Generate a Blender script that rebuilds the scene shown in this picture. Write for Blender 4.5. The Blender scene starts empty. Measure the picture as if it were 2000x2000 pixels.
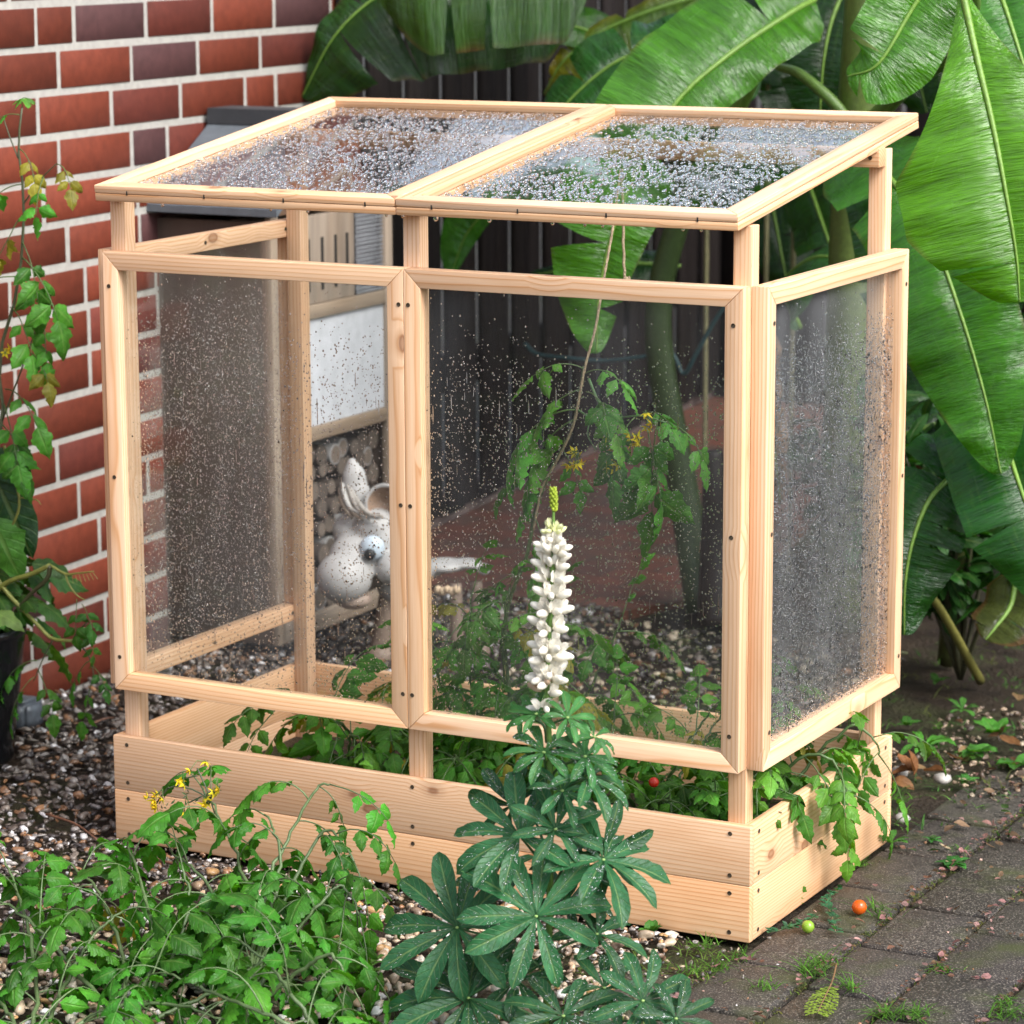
import bpy, bmesh, math, random
import numpy as np
from mathutils import Vector, Matrix

C = bpy.context.scene
COL = C.collection
PI = math.pi

# ------------------------------------------------------------------ camera, sky, sun, exposure
FPX = 5953.479                       # focal length in pixels of the 2000 px photograph
CAM = np.array([3.002673, -4.183160, 1.576419])
YAW, PITCH, ROLL = 0.487725, -0.193017, -0.004134


def cam_axes():
    cy, sy, cp, sp = math.cos(YAW), math.sin(YAW), math.cos(PITCH), math.sin(PITCH)
    f = np.array([-sy * cp, cy * cp, sp]); r = np.array([cy, sy, 0.0]); u = np.cross(r, f)
    c, s = math.cos(ROLL), math.sin(ROLL)
    return c * r + s * u, -s * r + c * u, f


CR, CU, CF = cam_axes()
cam = bpy.data.cameras.new('camera')
cam.sensor_width = 36.0
cam.lens = FPX / 2000 * 36.0
cam.clip_start = 0.05
cam.clip_end = 300
cam.dof.use_dof = True
cam.dof.focus_distance = 4.75
cam.dof.aperture_fstop = 7.1
camo = bpy.data.objects.new('camera', cam)
COL.objects.link(camo)
camo.matrix_world = Matrix([[CR[0], CU[0], -CF[0], CAM[0]], [CR[1], CU[1], -CF[1], CAM[1]],
                            [CR[2], CU[2], -CF[2], CAM[2]], [0, 0, 0, 1]])
C.camera = camo

SUN = np.array([1.05, -0.32, 1.15]); SUN = SUN / np.linalg.norm(SUN)
world = bpy.data.worlds.new('World')
C.world = world
world.use_nodes = True
wt = world.node_tree
sky = wt.nodes.new('ShaderNodeTexSky')
sky.sky_type = 'NISHITA'
sky.sun_disc = False
sky.sun_elevation = math.asin(SUN[2])
sky.sun_rotation = math.atan2(SUN[0], SUN[1])
sky.dust_density = 3.0
hs = wt.nodes.new('ShaderNodeHueSaturation')
hs.inputs['Saturation'].default_value = 0.55      # rain cloud: an almost neutral sky
wt.links.new(sky.outputs[0], hs.inputs['Color'])
bg = wt.nodes['Background']
bg.inputs[1].default_value = 0.135
wt.links.new(hs.outputs[0], bg.inputs[0])

sun = bpy.data.lights.new('sun', 'SUN')
sun.energy = 1.5
sun.angle = math.radians(35)
sun.color = (1.0, 0.985, 0.97)
suno = bpy.data.objects.new('sun', sun)
COL.objects.link(suno)
suno.rotation_euler = Vector(SUN).to_track_quat('Z', 'Y').to_euler()

C.view_settings.view_transform = 'Standard'
C.view_settings.look = 'None'
C.view_settings.exposure = 1.40
C.view_settings.gamma = 1
C.cycles.max_bounces = 14
C.cycles.transparent_max_bounces = 24
C.cycles.transmission_bounces = 10
C.cycles.glossy_bounces = 4
C.cycles.diffuse_bounces = 3
C.cycles.caustics_reflective = False
C.cycles.caustics_refractive = False
C.cycles.use_denoising = True
C.cycles.sample_clamp_indirect = 4.0


UP = np.array([0, 0, 1.0])


# ------------------------------------------------------------------ points of the photograph at a real depth
def ray(u, v):
    return CR * (u - 1000) / FPX - CU * (v - 1000) / FPX + CF


def at(u, v, y):
    d = ray(u, v); return CAM + d * ((y - CAM[1]) / d[1])


def gz(u, v, z=0.0):
    d = ray(u, v); return CAM + d * ((z - CAM[2]) / d[2])


def nrm(a):
    a = np.asarray(a, float)
    return a / (np.linalg.norm(a) + 1e-12)


# ------------------------------------------------------------------ materials
class NT:
    def __init__(s, name):
        s.m = bpy.data.materials.new(name); s.m.use_nodes = True
        s.t = s.m.node_tree; s.t.nodes.clear()
        s.out = s.t.nodes.new('ShaderNodeOutputMaterial')

    def n(s, typ, **kw):
        nd = s.t.nodes.new('ShaderNode' + typ)
        for k, v in kw.items():
            if k.startswith('_'):
                setattr(nd, k[1:], v)
            else:
                key = k.replace('__', ' ')
                inp = nd.inputs[int(key[1:])] if key[0] == 'i' and key[1:].isdigit() else nd.inputs[key]
                s.set(inp, v)
        return nd

    def set(s, inp, v):
        if isinstance(v, bpy.types.NodeSocket):
            s.t.links.new(v, inp)
        elif isinstance(v, bpy.types.Node):
            s.t.links.new(v.outputs[0], inp)
        elif isinstance(v, (tuple, list)) and inp.type == 'RGBA' and len(v) == 3:
            inp.default_value = (*v, 1)
        else:
            inp.default_value = v

    def math(s, op, a, b=0.0, c=None):
        nd = s.n('Math', _operation=op, i0=a, i1=b)
        if c is not None: s.set(nd.inputs[2], c)
        return nd.outputs[0]

    def vmul(s, a, v):
        return s.n('VectorMath', _operation='MULTIPLY', i0=a, i1=v).outputs[0]

    def vadd(s, a, v):
        return s.n('VectorMath', _operation='ADD', i0=a, i1=v).outputs[0]

    def mix(s, f, a, b, mode='MIX'):
        nd = s.t.nodes.new('ShaderNodeMix'); nd.data_type = 'RGBA'; nd.blend_type = mode
        s.set(nd.inputs[0], f); s.set(nd.inputs[6], a); s.set(nd.inputs[7], b)
        return nd.outputs[2]

    def ramp(s, f, stops):
        nd = s.t.nodes.new('ShaderNodeValToRGB'); s.set(nd.inputs[0], f)
        e = nd.color_ramp.elements
        while len(e) < len(stops): e.new(0.5)
        for el, (p, c) in zip(e, stops):
            el.position = p
            el.color = (c, c, c, 1) if not isinstance(c, (tuple, list)) else (*c, 1)
        return nd.outputs[0]

    def attr(s, name):
        nd = s.n('Attribute'); nd.attribute_name = name; return nd

    def noise(s, vec, scale, detail=3.0, rough=0.55):
        nd = s.n('TexNoise', Scale=scale, Detail=detail, Roughness=rough)
        if vec is not None: s.set(nd.inputs['Vector'], vec)
        return nd

    def bump(s, h, strength=0.3, dist=0.002):
        return s.n('Bump', Strength=strength, Distance=dist, Height=h).outputs[0]

    def pbr(s, color, rough=0.5, normal=None, **kw):
        p = s.n('BsdfPrincipled', **{'Base__Color': color, 'Roughness': rough, 'Specular__IOR__Level': kw.pop('spec', 0.5)})
        if normal is not None: s.set(p.inputs['Normal'], normal)
        for k, v in kw.items(): s.set(p.inputs[k.replace('__', ' ')], v)
        return p

    def done(s, shader):
        s.t.links.new(shader.outputs[0], s.out.inputs[0]); return s.m


def mat_wood(name, light, dark, knot, rough=0.5, weather=0.0, ring=0.55, spec=0.35):
    k = NT(name)
    P = k.attr('luv').outputs['Vector']
    warp = k.noise(k.vmul(P, (2.2, 16, 16)), 1.0, 2.0)
    wv = k.n('VectorMath', _operation='SUBTRACT', i0=warp.outputs['Color'], i1=(0.5, 0.5, 0.5)).outputs[0]
    vor = k.n('TexVoronoi', Scale=1.0, Vector=k.vmul(P, (6.5, 11, 11)))
    kd = vor.outputs['Distance']
    kc = k.n('SeparateColor', Color=vor.outputs['Color'])
    gate = k.math('GREATER_THAN', kc.outputs[0], 0.52)
    near = k.math('MULTIPLY', k.n('MapRange', Value=kd, From__Min=0.34, From__Max=0.05).outputs[0], gate)
    P2 = k.vadd(P, k.vmul(wv, (0.0, 0.011, 0.011)))
    sp = k.n('SeparateXYZ', Vector=P2)
    r = k.math('SQRT', k.math('ADD', k.math('POWER', sp.outputs[1], 2.0), k.math('POWER', sp.outputs[2], 2.0)))
    r = k.math('ADD', r, k.math('MULTIPLY', near, 0.010))
    lowv = k.noise(k.vmul(P, (0.9, 14, 14)), 1.0, 1.0).outputs['Fac']
    fr = k.math('FRACT', k.math('ADD', k.math('MULTIPLY', r, 1 / 0.0055), k.math('MULTIPLY', lowv, 2.2)))
    rings = k.ramp(fr, [(0.0, 0.15), (0.35, 0.0), (0.72, 0.35), (0.90, 1.0), (1.0, 0.15)])
    big = k.noise(k.vmul(P, (0.8, 9, 9)), 1.0, 2.0).outputs['Fac']
    rs = k.math('MULTIPLY', k.math('MULTIPLY', rings, ring), k.n('MapRange', Value=big, From__Min=0.25, From__Max=0.7, To__Min=0.35, To__Max=1.2).outputs[0])
    fib = k.noise(k.vmul(P, (7, 330, 330)), 1.0, 2.0).outputs['Fac']
    col = k.mix(rs, light, dark)
    col = k.mix(k.math('MULTIPLY', k.n('MapRange', Value=big, From__Min=0.35, From__Max=0.8).outputs[0], 0.45), col, tuple(0.5 * (a + b) for a, b in zip(light, dark)))
    col = k.mix(k.n('MapRange', Value=fib, From__Min=0.45, From__Max=0.8, To__Max=0.35).outputs[0], col, dark)
    kn = k.math('MULTIPLY', k.ramp(kd, [(0.0, 0.75), (0.055, 0.8), (0.085, 1.0), (0.115, 0.3), (0.2, 0.0)]), gate)
    col = k.mix(k.math('MULTIPLY', kn, 0.8), col, knot)
    col = k.mix(1.0, col, k.attr('col').outputs['Color'], 'MULTIPLY')
    damp = k.noise(k.vmul(P, (2.6, 11, 11)), 1.0, 3.0).outputs['Fac']
    col = k.mix(k.n('MapRange', Value=damp, From__Min=0.52, From__Max=0.66, To__Max=0.5).outputs[0], col, k.mix(1.0, col, (0.86, 0.76, 0.66), 'MULTIPLY'))
    if weather:
        st = k.noise(k.vmul(P, (3, 60, 60)), 1.0, 4.0).outputs['Fac']
        col = k.mix(k.n('MapRange', Value=st, From__Min=0.4, From__Max=0.7, To__Max=weather).outputs[0], col, (0.05, 0.045, 0.04))
    nb = k.bump(k.math('ADD', k.math('MULTIPLY', fib, 0.6), rings), 0.22, 0.0007)
    wet = k.n('MapRange', Value=k.noise(P, 6.0).outputs['Fac'], From__Min=0.35, From__Max=0.7, To__Min=rough + 0.12, To__Max=rough - 0.12).outputs[0]
    return k.done(k.pbr(col, wet, nb, spec=spec))


def mat_attr(name, rough=0.5, nscale=40, namp=0.35, bscale=None, bstr=0.3, bdist=0.003, **kw):
    k = NT(name)
    tc = k.n('TexCoord').outputs['Object']
    f = k.noise(tc, nscale, 4.0).outputs['Fac']
    c = k.mix(1.0, k.attr('col').outputs['Color'], k.n('MapRange', Value=f, From__Min=0.3, From__Max=0.7, To__Min=1 - namp, To__Max=1 + namp).outputs[0], 'MULTIPLY')
    nb = k.bump(k.noise(tc, bscale or nscale * 3, 4.0).outputs['Fac'], bstr, bdist)
    return k.done(k.pbr(c, rough, nb, **kw))


def mat_plain(name, col, rough=0.5, **kw):
    k = NT(name); return k.done(k.pbr(col, rough, **kw))


def mat_leaf(name, rough=0.35, trans=0.28, veins=7.0, vein_amt=0.35, coat=0.0, tt=(1.35, 1.5, 0.30), spec=0.3):
    k = NT(name)
    sp = k.n('SeparateXYZ', Vector=k.attr('luv').outputs['Vector'])
    t, s = sp.outputs[0], k.math('ABSOLUTE', sp.outputs[1])
    ph = k.math('FRACT', k.math('SUBTRACT', k.math('MULTIPLY', t, veins), k.math('MULTIPLY', s, 1.6)))
    line = k.ramp(ph, [(0.0, 1.0), (0.10, 0.0), (0.88, 0.0), (1.0, 1.0)])
    mid = k.ramp(s, [(0.0, 1.0), (0.07, 0.8), (0.13, 0.0)])
    vein = k.math('MAXIMUM', k.math('MULTIPLY', line, 0.5), mid)
    base = k.attr('col').outputs['Color']
    tc = k.n('TexCoord').outputs['Object']
    f = k.noise(tc, 55, 3.0).outputs['Fac']
    base = k.mix(1.0, base, k.n('MapRange', Value=f, From__Min=0.3, From__Max=0.7, To__Min=0.72, To__Max=1.25).outputs[0], 'MULTIPLY')
    col = k.mix(k.math('MULTIPLY', vein, vein_amt), base, k.mix(0.5, base, (0.35, 0.45, 0.15)))
    quilt = k.math('SUBTRACT', k.math('MULTIPLY', k.noise(tc, 130, 2.0).outputs['Fac'], 0.9), vein)
    nb = k.bump(quilt, 0.7, 0.0018)
    p = k.pbr(col, rough, nb, spec=spec)
    tr = k.n('BsdfTranslucent', Color=k.mix(1.0, col, tt, 'MULTIPLY'))
    mx = k.n('MixShader', Fac=trans, i1=p.outputs[0], i2=tr.outputs[0])
    return k.done(mx)


def mat_banana():
    k = NT('banana_leaf')
    P = k.attr('luv').outputs['Vector']
    sp = k.n('SeparateXYZ', Vector=P)
    t, s = sp.outputs[0], sp.outputs[1]                       # t in metres along, s 0..1 outwards
    v2 = k.n('CombineXYZ', X=k.math('MULTIPLY', t, 1.0), Y=k.math('MULTIPLY', s, 0.01), Z=sp.outputs[2])
    fine = k.noise(v2, 420, 1.0).outputs['Fac']
    mid = k.noise(v2, 60, 2.0).outputs['Fac']
    base = k.attr('col').outputs['Color']
    fac = k.math('ADD', k.math('MULTIPLY', fine, 0.45), k.math('MULTIPLY', mid, 0.55))
    col = k.mix(1.0, base, k.n('MapRange', Value=fac, From__Min=0.32, From__Max=0.68, To__Min=0.52, To__Max=1.4).outputs[0], 'MULTIPLY')
    blot = k.noise(P, 14, 3.0).outputs['Fac']
    col = k.mix(k.n('MapRange', Value=blot, From__Min=0.55, From__Max=0.8, To__Max=0.3).outputs[0], col, (0.10, 0.20, 0.02))
    nb = k.bump(k.math('ADD', k.math('MULTIPLY', mid, 2.0), fine), 0.55, 0.0055)
    p = k.pbr(col, k.n('MapRange', Value=k.noise(P, 9, 2.0).outputs['Fac'], From__Min=0.35, From__Max=0.65, To__Min=0.10, To__Max=0.28).outputs[0], nb, spec=0.6)
    tr = k.n('BsdfTranslucent', Color=k.mix(1.0, col, (1.5, 1.6, 0.2), 'MULTIPLY'))
    return k.done(k.n('MixShader', Fac=0.38, i1=p.outputs[0], i2=tr.outputs[0]))


def mat_pane():
    k = NT('wet_clear_pane')
    tr = k.n('BsdfTransparent', Color=(0.965, 0.975, 0.97))
    gl = k.n('BsdfGlossy', Color=(1, 1, 1), Roughness=0.03)
    fr = k.n('MapRange', Value=k.math('POWER', k.n('LayerWeight', Blend=0.5).outputs['Facing'], 5.0), To__Min=0.04, To__Max=0.9)
    tc = k.n('TexCoord').outputs['Object']
    film = k.noise(k.vmul(tc, (1, 1, 0.35)), 5, 4.0).outputs['Fac']
    milk = k.n('BsdfDiffuse', Color=(0.8, 0.82, 0.85))
    a = k.n('MixShader', Fac=fr.outputs[0], i1=tr.outputs[0], i2=gl.outputs[0])
    b = k.n('MixShader', Fac=k.n('MapRange', Value=film, From__Min=0.45, From__Max=0.8, To__Max=0.025).outputs[0], i1=a.outputs[0], i2=milk.outputs[0])
    return k.done(b)


def mat_fog_pane():
    k = NT('misted_pane')
    tr = k.n('BsdfTransparent', Color=(0.95, 0.96, 0.96))
    gl = k.n('BsdfGlossy', Color=(1, 1, 1), Roughness=0.08)
    fr = k.n('MapRange', Value=k.math('POWER', k.n('LayerWeight', Blend=0.5).outputs['Facing'], 5.0), To__Min=0.04, To__Max=0.9)
    milk = k.n('BsdfDiffuse', Color=(0.8, 0.82, 0.85))
    tc = k.n('TexCoord').outputs['Object']
    film = k.noise(k.vmul(tc, (1, 1, 0.3)), 7, 4.0).outputs['Fac']
    a = k.n('MixShader', Fac=fr.outputs[0], i1=tr.outputs[0], i2=gl.outputs[0])
    b = k.n('MixShader', Fac=k.n('MapRange', Value=film, From__Min=0.35, From__Max=0.75, To__Min=0.01, To__Max=0.07).outputs[0], i1=a.outputs[0], i2=milk.outputs[0])
    return k.done(b)


def mat_water():
    k = NT('water_drop')
    g = k.n('BsdfGlass', Color=(1, 1, 1), Roughness=0.0, IOR=1.33)
    return k.done(g)


M = {}
M['larch'] = mat_wood('planed_larch', (0.82, 0.572, 0.372), (0.58, 0.275, 0.105), (0.22, 0.085, 0.035), ring=1.0)
M['old_wood'] = mat_wood('weathered_wood', (0.34, 0.27, 0.20), (0.20, 0.145, 0.10), (0.08, 0.05, 0.04), 0.6, 0.35)
M['brown_ply'] = mat_wood('brown_stained_board', (0.125, 0.092, 0.072), (0.085, 0.060, 0.048), (0.06, 0.035, 0.03), 0.55, 0.2)
M['fence'] = mat_wood('dark_stained_board', (0.018, 0.0145, 0.0140), (0.009, 0.0070, 0.0072), (0.005, 0.004, 0.004), 0.75, 0.25, spec=0.06)
M['screw'] = mat_plain('dull_screw', (0.10, 0.075, 0.05), 0.45, Metallic=0.7)
M['dark'] = mat_plain('slot_shade_and_staple', (0.012, 0.009, 0.007), 0.8)  # near-black colour for the shade inside slots, and for staples
M['brick'] = mat_attr('red_clinker', 0.6, 45, 0.16, 320, 0.6, 0.0018, spec=0.2)
M['mortar'] = mat_attr('pale_mortar', 0.85, 60, 0.12, 500, 0.6, 0.002)
M['pebble'] = mat_attr('wet_pebble', 0.32, 70, 0.3, 200, 0.25, 0.002)
M['leaf'] = mat_leaf('tomato_leaf', 0.42, 0.36)
M['lupin'] = mat_leaf('lupin_leaf', 0.42, 0.20, 9.0, 0.5)
M['stem'] = mat_attr('green_stem', 0.45, 90, 0.2)
M['banana'] = mat_banana()
M['petal'] = mat_leaf('petal', 0.55, 0.30, 3.0, 0.0, tt=(1.1, 1.08, 1.0), spec=0.25)
M['pane'] = mat_pane()
M['fog'] = mat_fog_pane()
M['water'] = mat_water()
def mat_bead():
    k = NT('leaf_bead')
    fr = k.n('MapRange', Value=k.math('POWER', k.n('LayerWeight', Blend=0.5).outputs['Facing'], 2.0), To__Min=0.10, To__Max=0.9)
    tr = k.n('BsdfTransparent', Color=(1, 1, 1)); gl = k.n('BsdfGlossy', Color=(1, 1, 1), Roughness=0.12)
    return k.done(k.n('MixShader', Fac=fr.outputs[0], i1=tr.outputs[0], i2=gl.outputs[0]))


M['bead'] = mat_bead()
M['thing'] = mat_attr('plain_object', 0.55, 30, 0.12)
M['glossy'] = mat_attr('glazed_object', 0.16, 30, 0.10, 60, 0.03, 0.001)
M['fur'] = mat_attr('white_plaster', 0.6, 60, 0.12, 130, 0.5, 0.004)
M['rope'] = mat_attr('jute_twine', 0.85, 300, 0.4, 700, 0.8, 0.002)


# ------------------------------------------------------------------ mesh building
class Acc:
    def __init__(s):
        s.V, s.F, s.K, s.Co, s.U, s.n = [], [], [], [], [], 0

    def add(s, v, f, col=(1, 1, 1), uv=None):
        v = np.asarray(v, float).reshape(-1, 3); m = len(v)
        s.V.append(v)
        if isinstance(f, np.ndarray):
            s.F.append((f + s.n).ravel()); s.K.append(np.full(len(f), f.shape[1]))
        else:
            s.F.append(np.fromiter((i for p in f for i in p), int) + s.n); s.K.append(np.array([len(p) for p in f]))
        c = np.asarray(col, float)
        s.Co.append(np.broadcast_to(c, (m, 3)) if c.ndim == 1 else c)
        s.U.append(np.zeros((m, 3)) if uv is None else np.asarray(uv, float))
        s.n += m

    def build(s, name, mat, parent=None, smooth=True, origin=None):
        org = np.zeros(3)
        p = parent
        while p is not None:
            org = org + np.array(p.location); p = p.parent
        if origin is not None: org = np.asarray(origin, float)
        v = np.concatenate(s.V) - org
        f = np.concatenate(s.F); kk = np.concatenate(s.K)
        me = bpy.data.meshes.new(name)
        me.vertices.add(len(v)); me.vertices.foreach_set('co', v.ravel())
        me.loops.add(len(f)); me.loops.foreach_set('vertex_index', f.astype(np.int32))
        me.polygons.add(len(kk))
        st = np.concatenate([[0], np.cumsum(kk)[:-1]]).astype(np.int32)
        me.polygons.foreach_set('loop_start', st)
        me.polygons.foreach_set('use_smooth', np.full(len(kk), bool(smooth)))
        a = me.attributes.new('col', 'FLOAT_COLOR', 'POINT')
        cc = np.concatenate(s.Co); a.data.foreach_set('color', np.hstack([cc, np.ones((len(cc), 1))]).ravel())
        b = me.attributes.new('luv', 'FLOAT_VECTOR', 'POINT')
        b.data.foreach_set('vector', np.concatenate(s.U).ravel())
        me.update(calc_edges=True); me.validate()
        me.materials.append(mat)
        o = bpy.data.objects.new(name, me); COL.objects.link(o)
        if parent is not None: o.parent = parent
        elif origin is not None: o.location = org
        return o


def tag(o, label=None, cat=None, group=None, kind=None):
    if label: o['label'] = label
    if cat: o['category'] = cat
    if group: o['group'] = group
    if kind: o['kind'] = kind
    return o


def empty(name, loc, label, cat, group=None):
    o = bpy.data.objects.new(name, None); COL.objects.link(o)
    o.location = tuple(float(x) for x in loc); o.empty_display_size = 0.05
    return tag(o, label, cat, group)


def catmull(pts, n):
    p = np.asarray(pts, float)
    if len(p) == 2: return p[0] + (p[1] - p[0]) * np.linspace(0, 1, n)[:, None]
    q = np.vstack([2 * p[0] - p[1], p, 2 * p[-1] - p[-2]])
    L = len(p) - 1
    ts = np.linspace(0, L - 1e-9, n); out = []
    for t in ts:
        i = int(t); x = t - i
        a, b, c, d = q[i:i + 4]
        out.append(0.5 * (2 * b + (c - a) * x + (2 * a - 5 * b + 4 * c - d) * x * x + (3 * b - a - 3 * c + d) * x ** 3))
    return np.array(out)


def tube(acc, pts, r, ns=6, col=(1, 1, 1), cap=True):
    pts = np.asarray(pts, float); n = len(pts)
    r = np.broadcast_to(np.asarray(r, float), (n,)) if np.ndim(r) <= 1 else r
    T = np.gradient(pts, axis=0); T /= np.linalg.norm(T, axis=1)[:, None] + 1e-12
    ref = np.array([0, 0, 1.0]) if abs(T[0][2]) < 0.9 else np.array([1.0, 0, 0])
    v = []; A = nrm(np.cross(T[0], ref))
    an = np.linspace(0, 2 * PI, ns, endpoint=False)
    for i in range(n):
        A = nrm(A - T[i] * (A @ T[i])); B = np.cross(T[i], A)
        v.append(pts[i] + r[i] * (np.cos(an)[:, None] * A + np.sin(an)[:, None] * B))
    v = np.concatenate(v)
    f = []
    for i in range(n - 1):
        for j in range(ns):
            a, b = i * ns + j, i * ns + (j + 1) % ns
            f.append((a, b, b + ns, a + ns))
    if cap:
        f.append(tuple(range(ns))[::-1]); f.append(tuple((n - 1) * ns + j for j in range(ns)))
    c = np.asarray(col, float)
    if c.ndim == 2: c = np.repeat(c, ns, axis=0)
    uv = np.stack([np.repeat(np.linspace(0, 1, n), ns), np.tile(an, n), np.zeros(n * ns)], 1)
    acc.add(v, f, c, uv)


_ICO = {}


def ico(sub):
    if sub not in _ICO:
        bm = bmesh.new(); bmesh.ops.create_icosphere(bm, subdivisions=sub, radius=1.0)
        _ICO[sub] = (np.array([v.co[:] for v in bm.verts]), np.array([[v.index for v in f.verts] for f in bm.faces]))
        bm.free()
    return _ICO[sub]


def ball(acc, c, rad, sub=2, col=(1, 1, 1), rot=None, jit=0.0, rng=None):
    v, f = ico(sub); v = v.copy()
    if jit: v *= 1 + (rng.random((len(v), 1)) - 0.5) * jit
    v = v * np.asarray(rad)
    if rot is not None: v = v @ rot.T
    acc.add(v + np.asarray(c), f, col)


def lathe(acc, c, prof, ns=32, col=(1, 1, 1), ax=None):
    an = np.linspace(0, 2 * PI, ns, endpoint=False); v = []
    for r, z in prof: v.append(np.stack([r * np.cos(an), r * np.sin(an), np.full(ns, z)], 1))
    v = np.concatenate(v); n = len(prof); f = []
    for i in range(n - 1):
        for j in range(ns):
            a, b = i * ns + j, i * ns + (j + 1) % ns
            f.append((a, b, b + ns, a + ns))
    if ax is not None: v = v @ np.asarray(ax).T
    acc.add(v + np.asarray(c), f, col)


def box(acc, lo, hi, col=(1, 1, 1)):
    (x0, y0, z0), (x1, y1, z1) = lo, hi
    v = [(x, y, z) for z in (z0, z1) for y in (y0, y1) for x in (x0, x1)]
    acc.add(v, [(0, 2, 3, 1), (4, 5, 7, 6), (0, 1, 5, 4), (2, 6, 7, 3), (0, 4, 6, 2), (1, 3, 7, 5)], col)


wrng = np.random.default_rng(5)


def member(acc, O, U, V, W, u, v, w, bev=0.0012, tint=None, seg=2):
    """A board: u = (start at v0, start at v1, end at v0, end at v1) so that its ends may be mitred; grain runs along U."""
    v0, v1 = v; w0, w1 = w
    bm = bmesh.new()
    c = [(u[0], v0, w0), (u[2], v0, w0), (u[3], v1, w0), (u[1], v1, w0), (u[0], v0, w1), (u[2], v0, w1), (u[3], v1, w1), (u[1], v1, w1)]
    b = [bm.verts.new(x) for x in c]
    for q in ((0, 3, 2, 1), (4, 5, 6, 7), (0, 1, 5, 4), (1, 2, 6, 5), (2, 3, 7, 6), (3, 0, 4, 7)): bm.faces.new([b[i] for i in q])
    if bev: bmesh.ops.bevel(bm, geom=list(bm.edges), offset=bev, segments=seg, affect='EDGES', profile=0.5)
    bm.verts.index_update()
    vv = np.array([x.co[:] for x in bm.verts]); ff = [tuple(x.index for x in f.verts) for f in bm.faces]
    bm.free()
    R = wrng.random(6)
    off = np.array([R[0] * 40, (1 if R[1] > .5 else -1) * (0.006 + 0.06 * R[2]) - (v0 + v1) / 2, 0.012 + 0.055 * R[3] - w0])
    B = np.stack([U, V, W]).astype(float)
    if np.linalg.det(B) < 0: ff = [f[::-1] for f in ff]
    t = (0.84 + 0.27 * R[4]) * np.array([1.0, 0.97 + 0.10 * (R[5] - .5), 0.95 + 0.26 * (R[5] - .5)]) if tint is None else np.asarray(tint)
    acc.add(vv @ B + np.asarray(O), ff, t, vv + off)


def board(acc, lo, hi, axis, bev=0.0012, tint=None):
    lo, hi = np.array(lo, float), np.array(hi, float)
    E = np.eye(3); o = [i for i in range(3) if i != axis]
    member(acc, (0, 0, 0), E[axis], E[o[0]], E[o[1]], (lo[axis], lo[axis], hi[axis], hi[axis]), (lo[o[0]], hi[o[0]]), (lo[o[1]], hi[o[1]]), bev, tint)


def frame(acc, O, U, V, W, a, b, m, w, g=0.0003):
    O, U, V, W = (np.asarray(x, float) for x in (O, U, V, W))
    member(acc, O, U, V, W, (g, m + g, a - g, a - m - g), (0, m), w)
    member(acc, O + b * V, U, -V, W, (g, m + g, a - g, a - m - g), (0, m), w)
    member(acc, O, V, U, W, (g, m + g, b - g, b - m - g), (0, m), w)
    member(acc, O + a * U, V, -U, W, (g, m + g, b - g, b - m - g), (0, m), w)


def drops(acc, O, U, V, N, a, b, n, r0, r1, rng, dens=None, flat=0.55, ns=6, stretch=1.0):
    """n domed water drops scattered on the rectangle O + [0,a]U + [0,b]V, bulging towards N."""
    O, U, V, N = (np.asarray(x, float) for x in (O, U, V, N))
    uu, vv = rng.random(n) * a, rng.random(n) * b
    r = r0 + (r1 - r0) * rng.random(n) ** 1.9
    if dens is not None:
        keep = rng.random(n) < dens(uu / a, vv / b); uu, vv, r = uu[keep], vv[keep], r[keep]; n = len(r)
    m = (uu > r) & (uu < a - r) & (vv > r) & (vv < b - r); uu, vv, r = uu[m], vv[m], r[m]; n = len(r)
    an = np.linspace(0, 2 * PI, ns, endpoint=False)
    rg = lambda q, z: np.stack([q * np.cos(an), q * np.sin(an), np.full(ns, flat * z)], 1)
    loc = np.concatenate([rg(1, 0), rg(.93, .40), rg(.62, .80), [[0, 0, flat]], rg(1, 0)])
    asp = 1 + (rng.random(n) - 0.3) * 0.5
    wob = 1 + 0.05 * (rng.random((n, len(loc))) - .5); wob[:, -ns:] = wob[:, :ns]
    P = (O + uu[:, None] * U + vv[:, None] * V)[:, None, :] + r[:, None, None] * (
        (loc[None, :, 0] * wob)[..., None] * U + (loc[None, :, 1] * wob * (asp * stretch)[:, None])[..., None] * V + np.broadcast_to(loc[None, :, 2], wob.shape)[..., None] * N)
    f = []
    for j in range(ns):
        k2 = (j + 1) % ns
        for q in (0, ns): f += [(q + j, q + k2, q + ns + k2), (q + j, q + ns + k2, q + ns + j)]
        f.append((2 * ns + j, 2 * ns + k2, 3 * ns))
    b0 = 3 * ns + 1
    for j in range(1, ns - 1): f.append((b0, b0 + j + 1, b0 + j))
    f = np.array(f)
    if np.cross(U, V) @ N < 0: f = f[:, ::-1]
    mv = len(loc)
    F = (f[None] + (np.arange(n) * mv)[:, None, None]).reshape(-1, 3)
    acc.add(P.reshape(-1, 3), F)


# ================================================================== THE SETTING
def structure(o, label=None):
    o['kind'] = 'structure'
    if label: o['label'] = label
    return o


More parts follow.
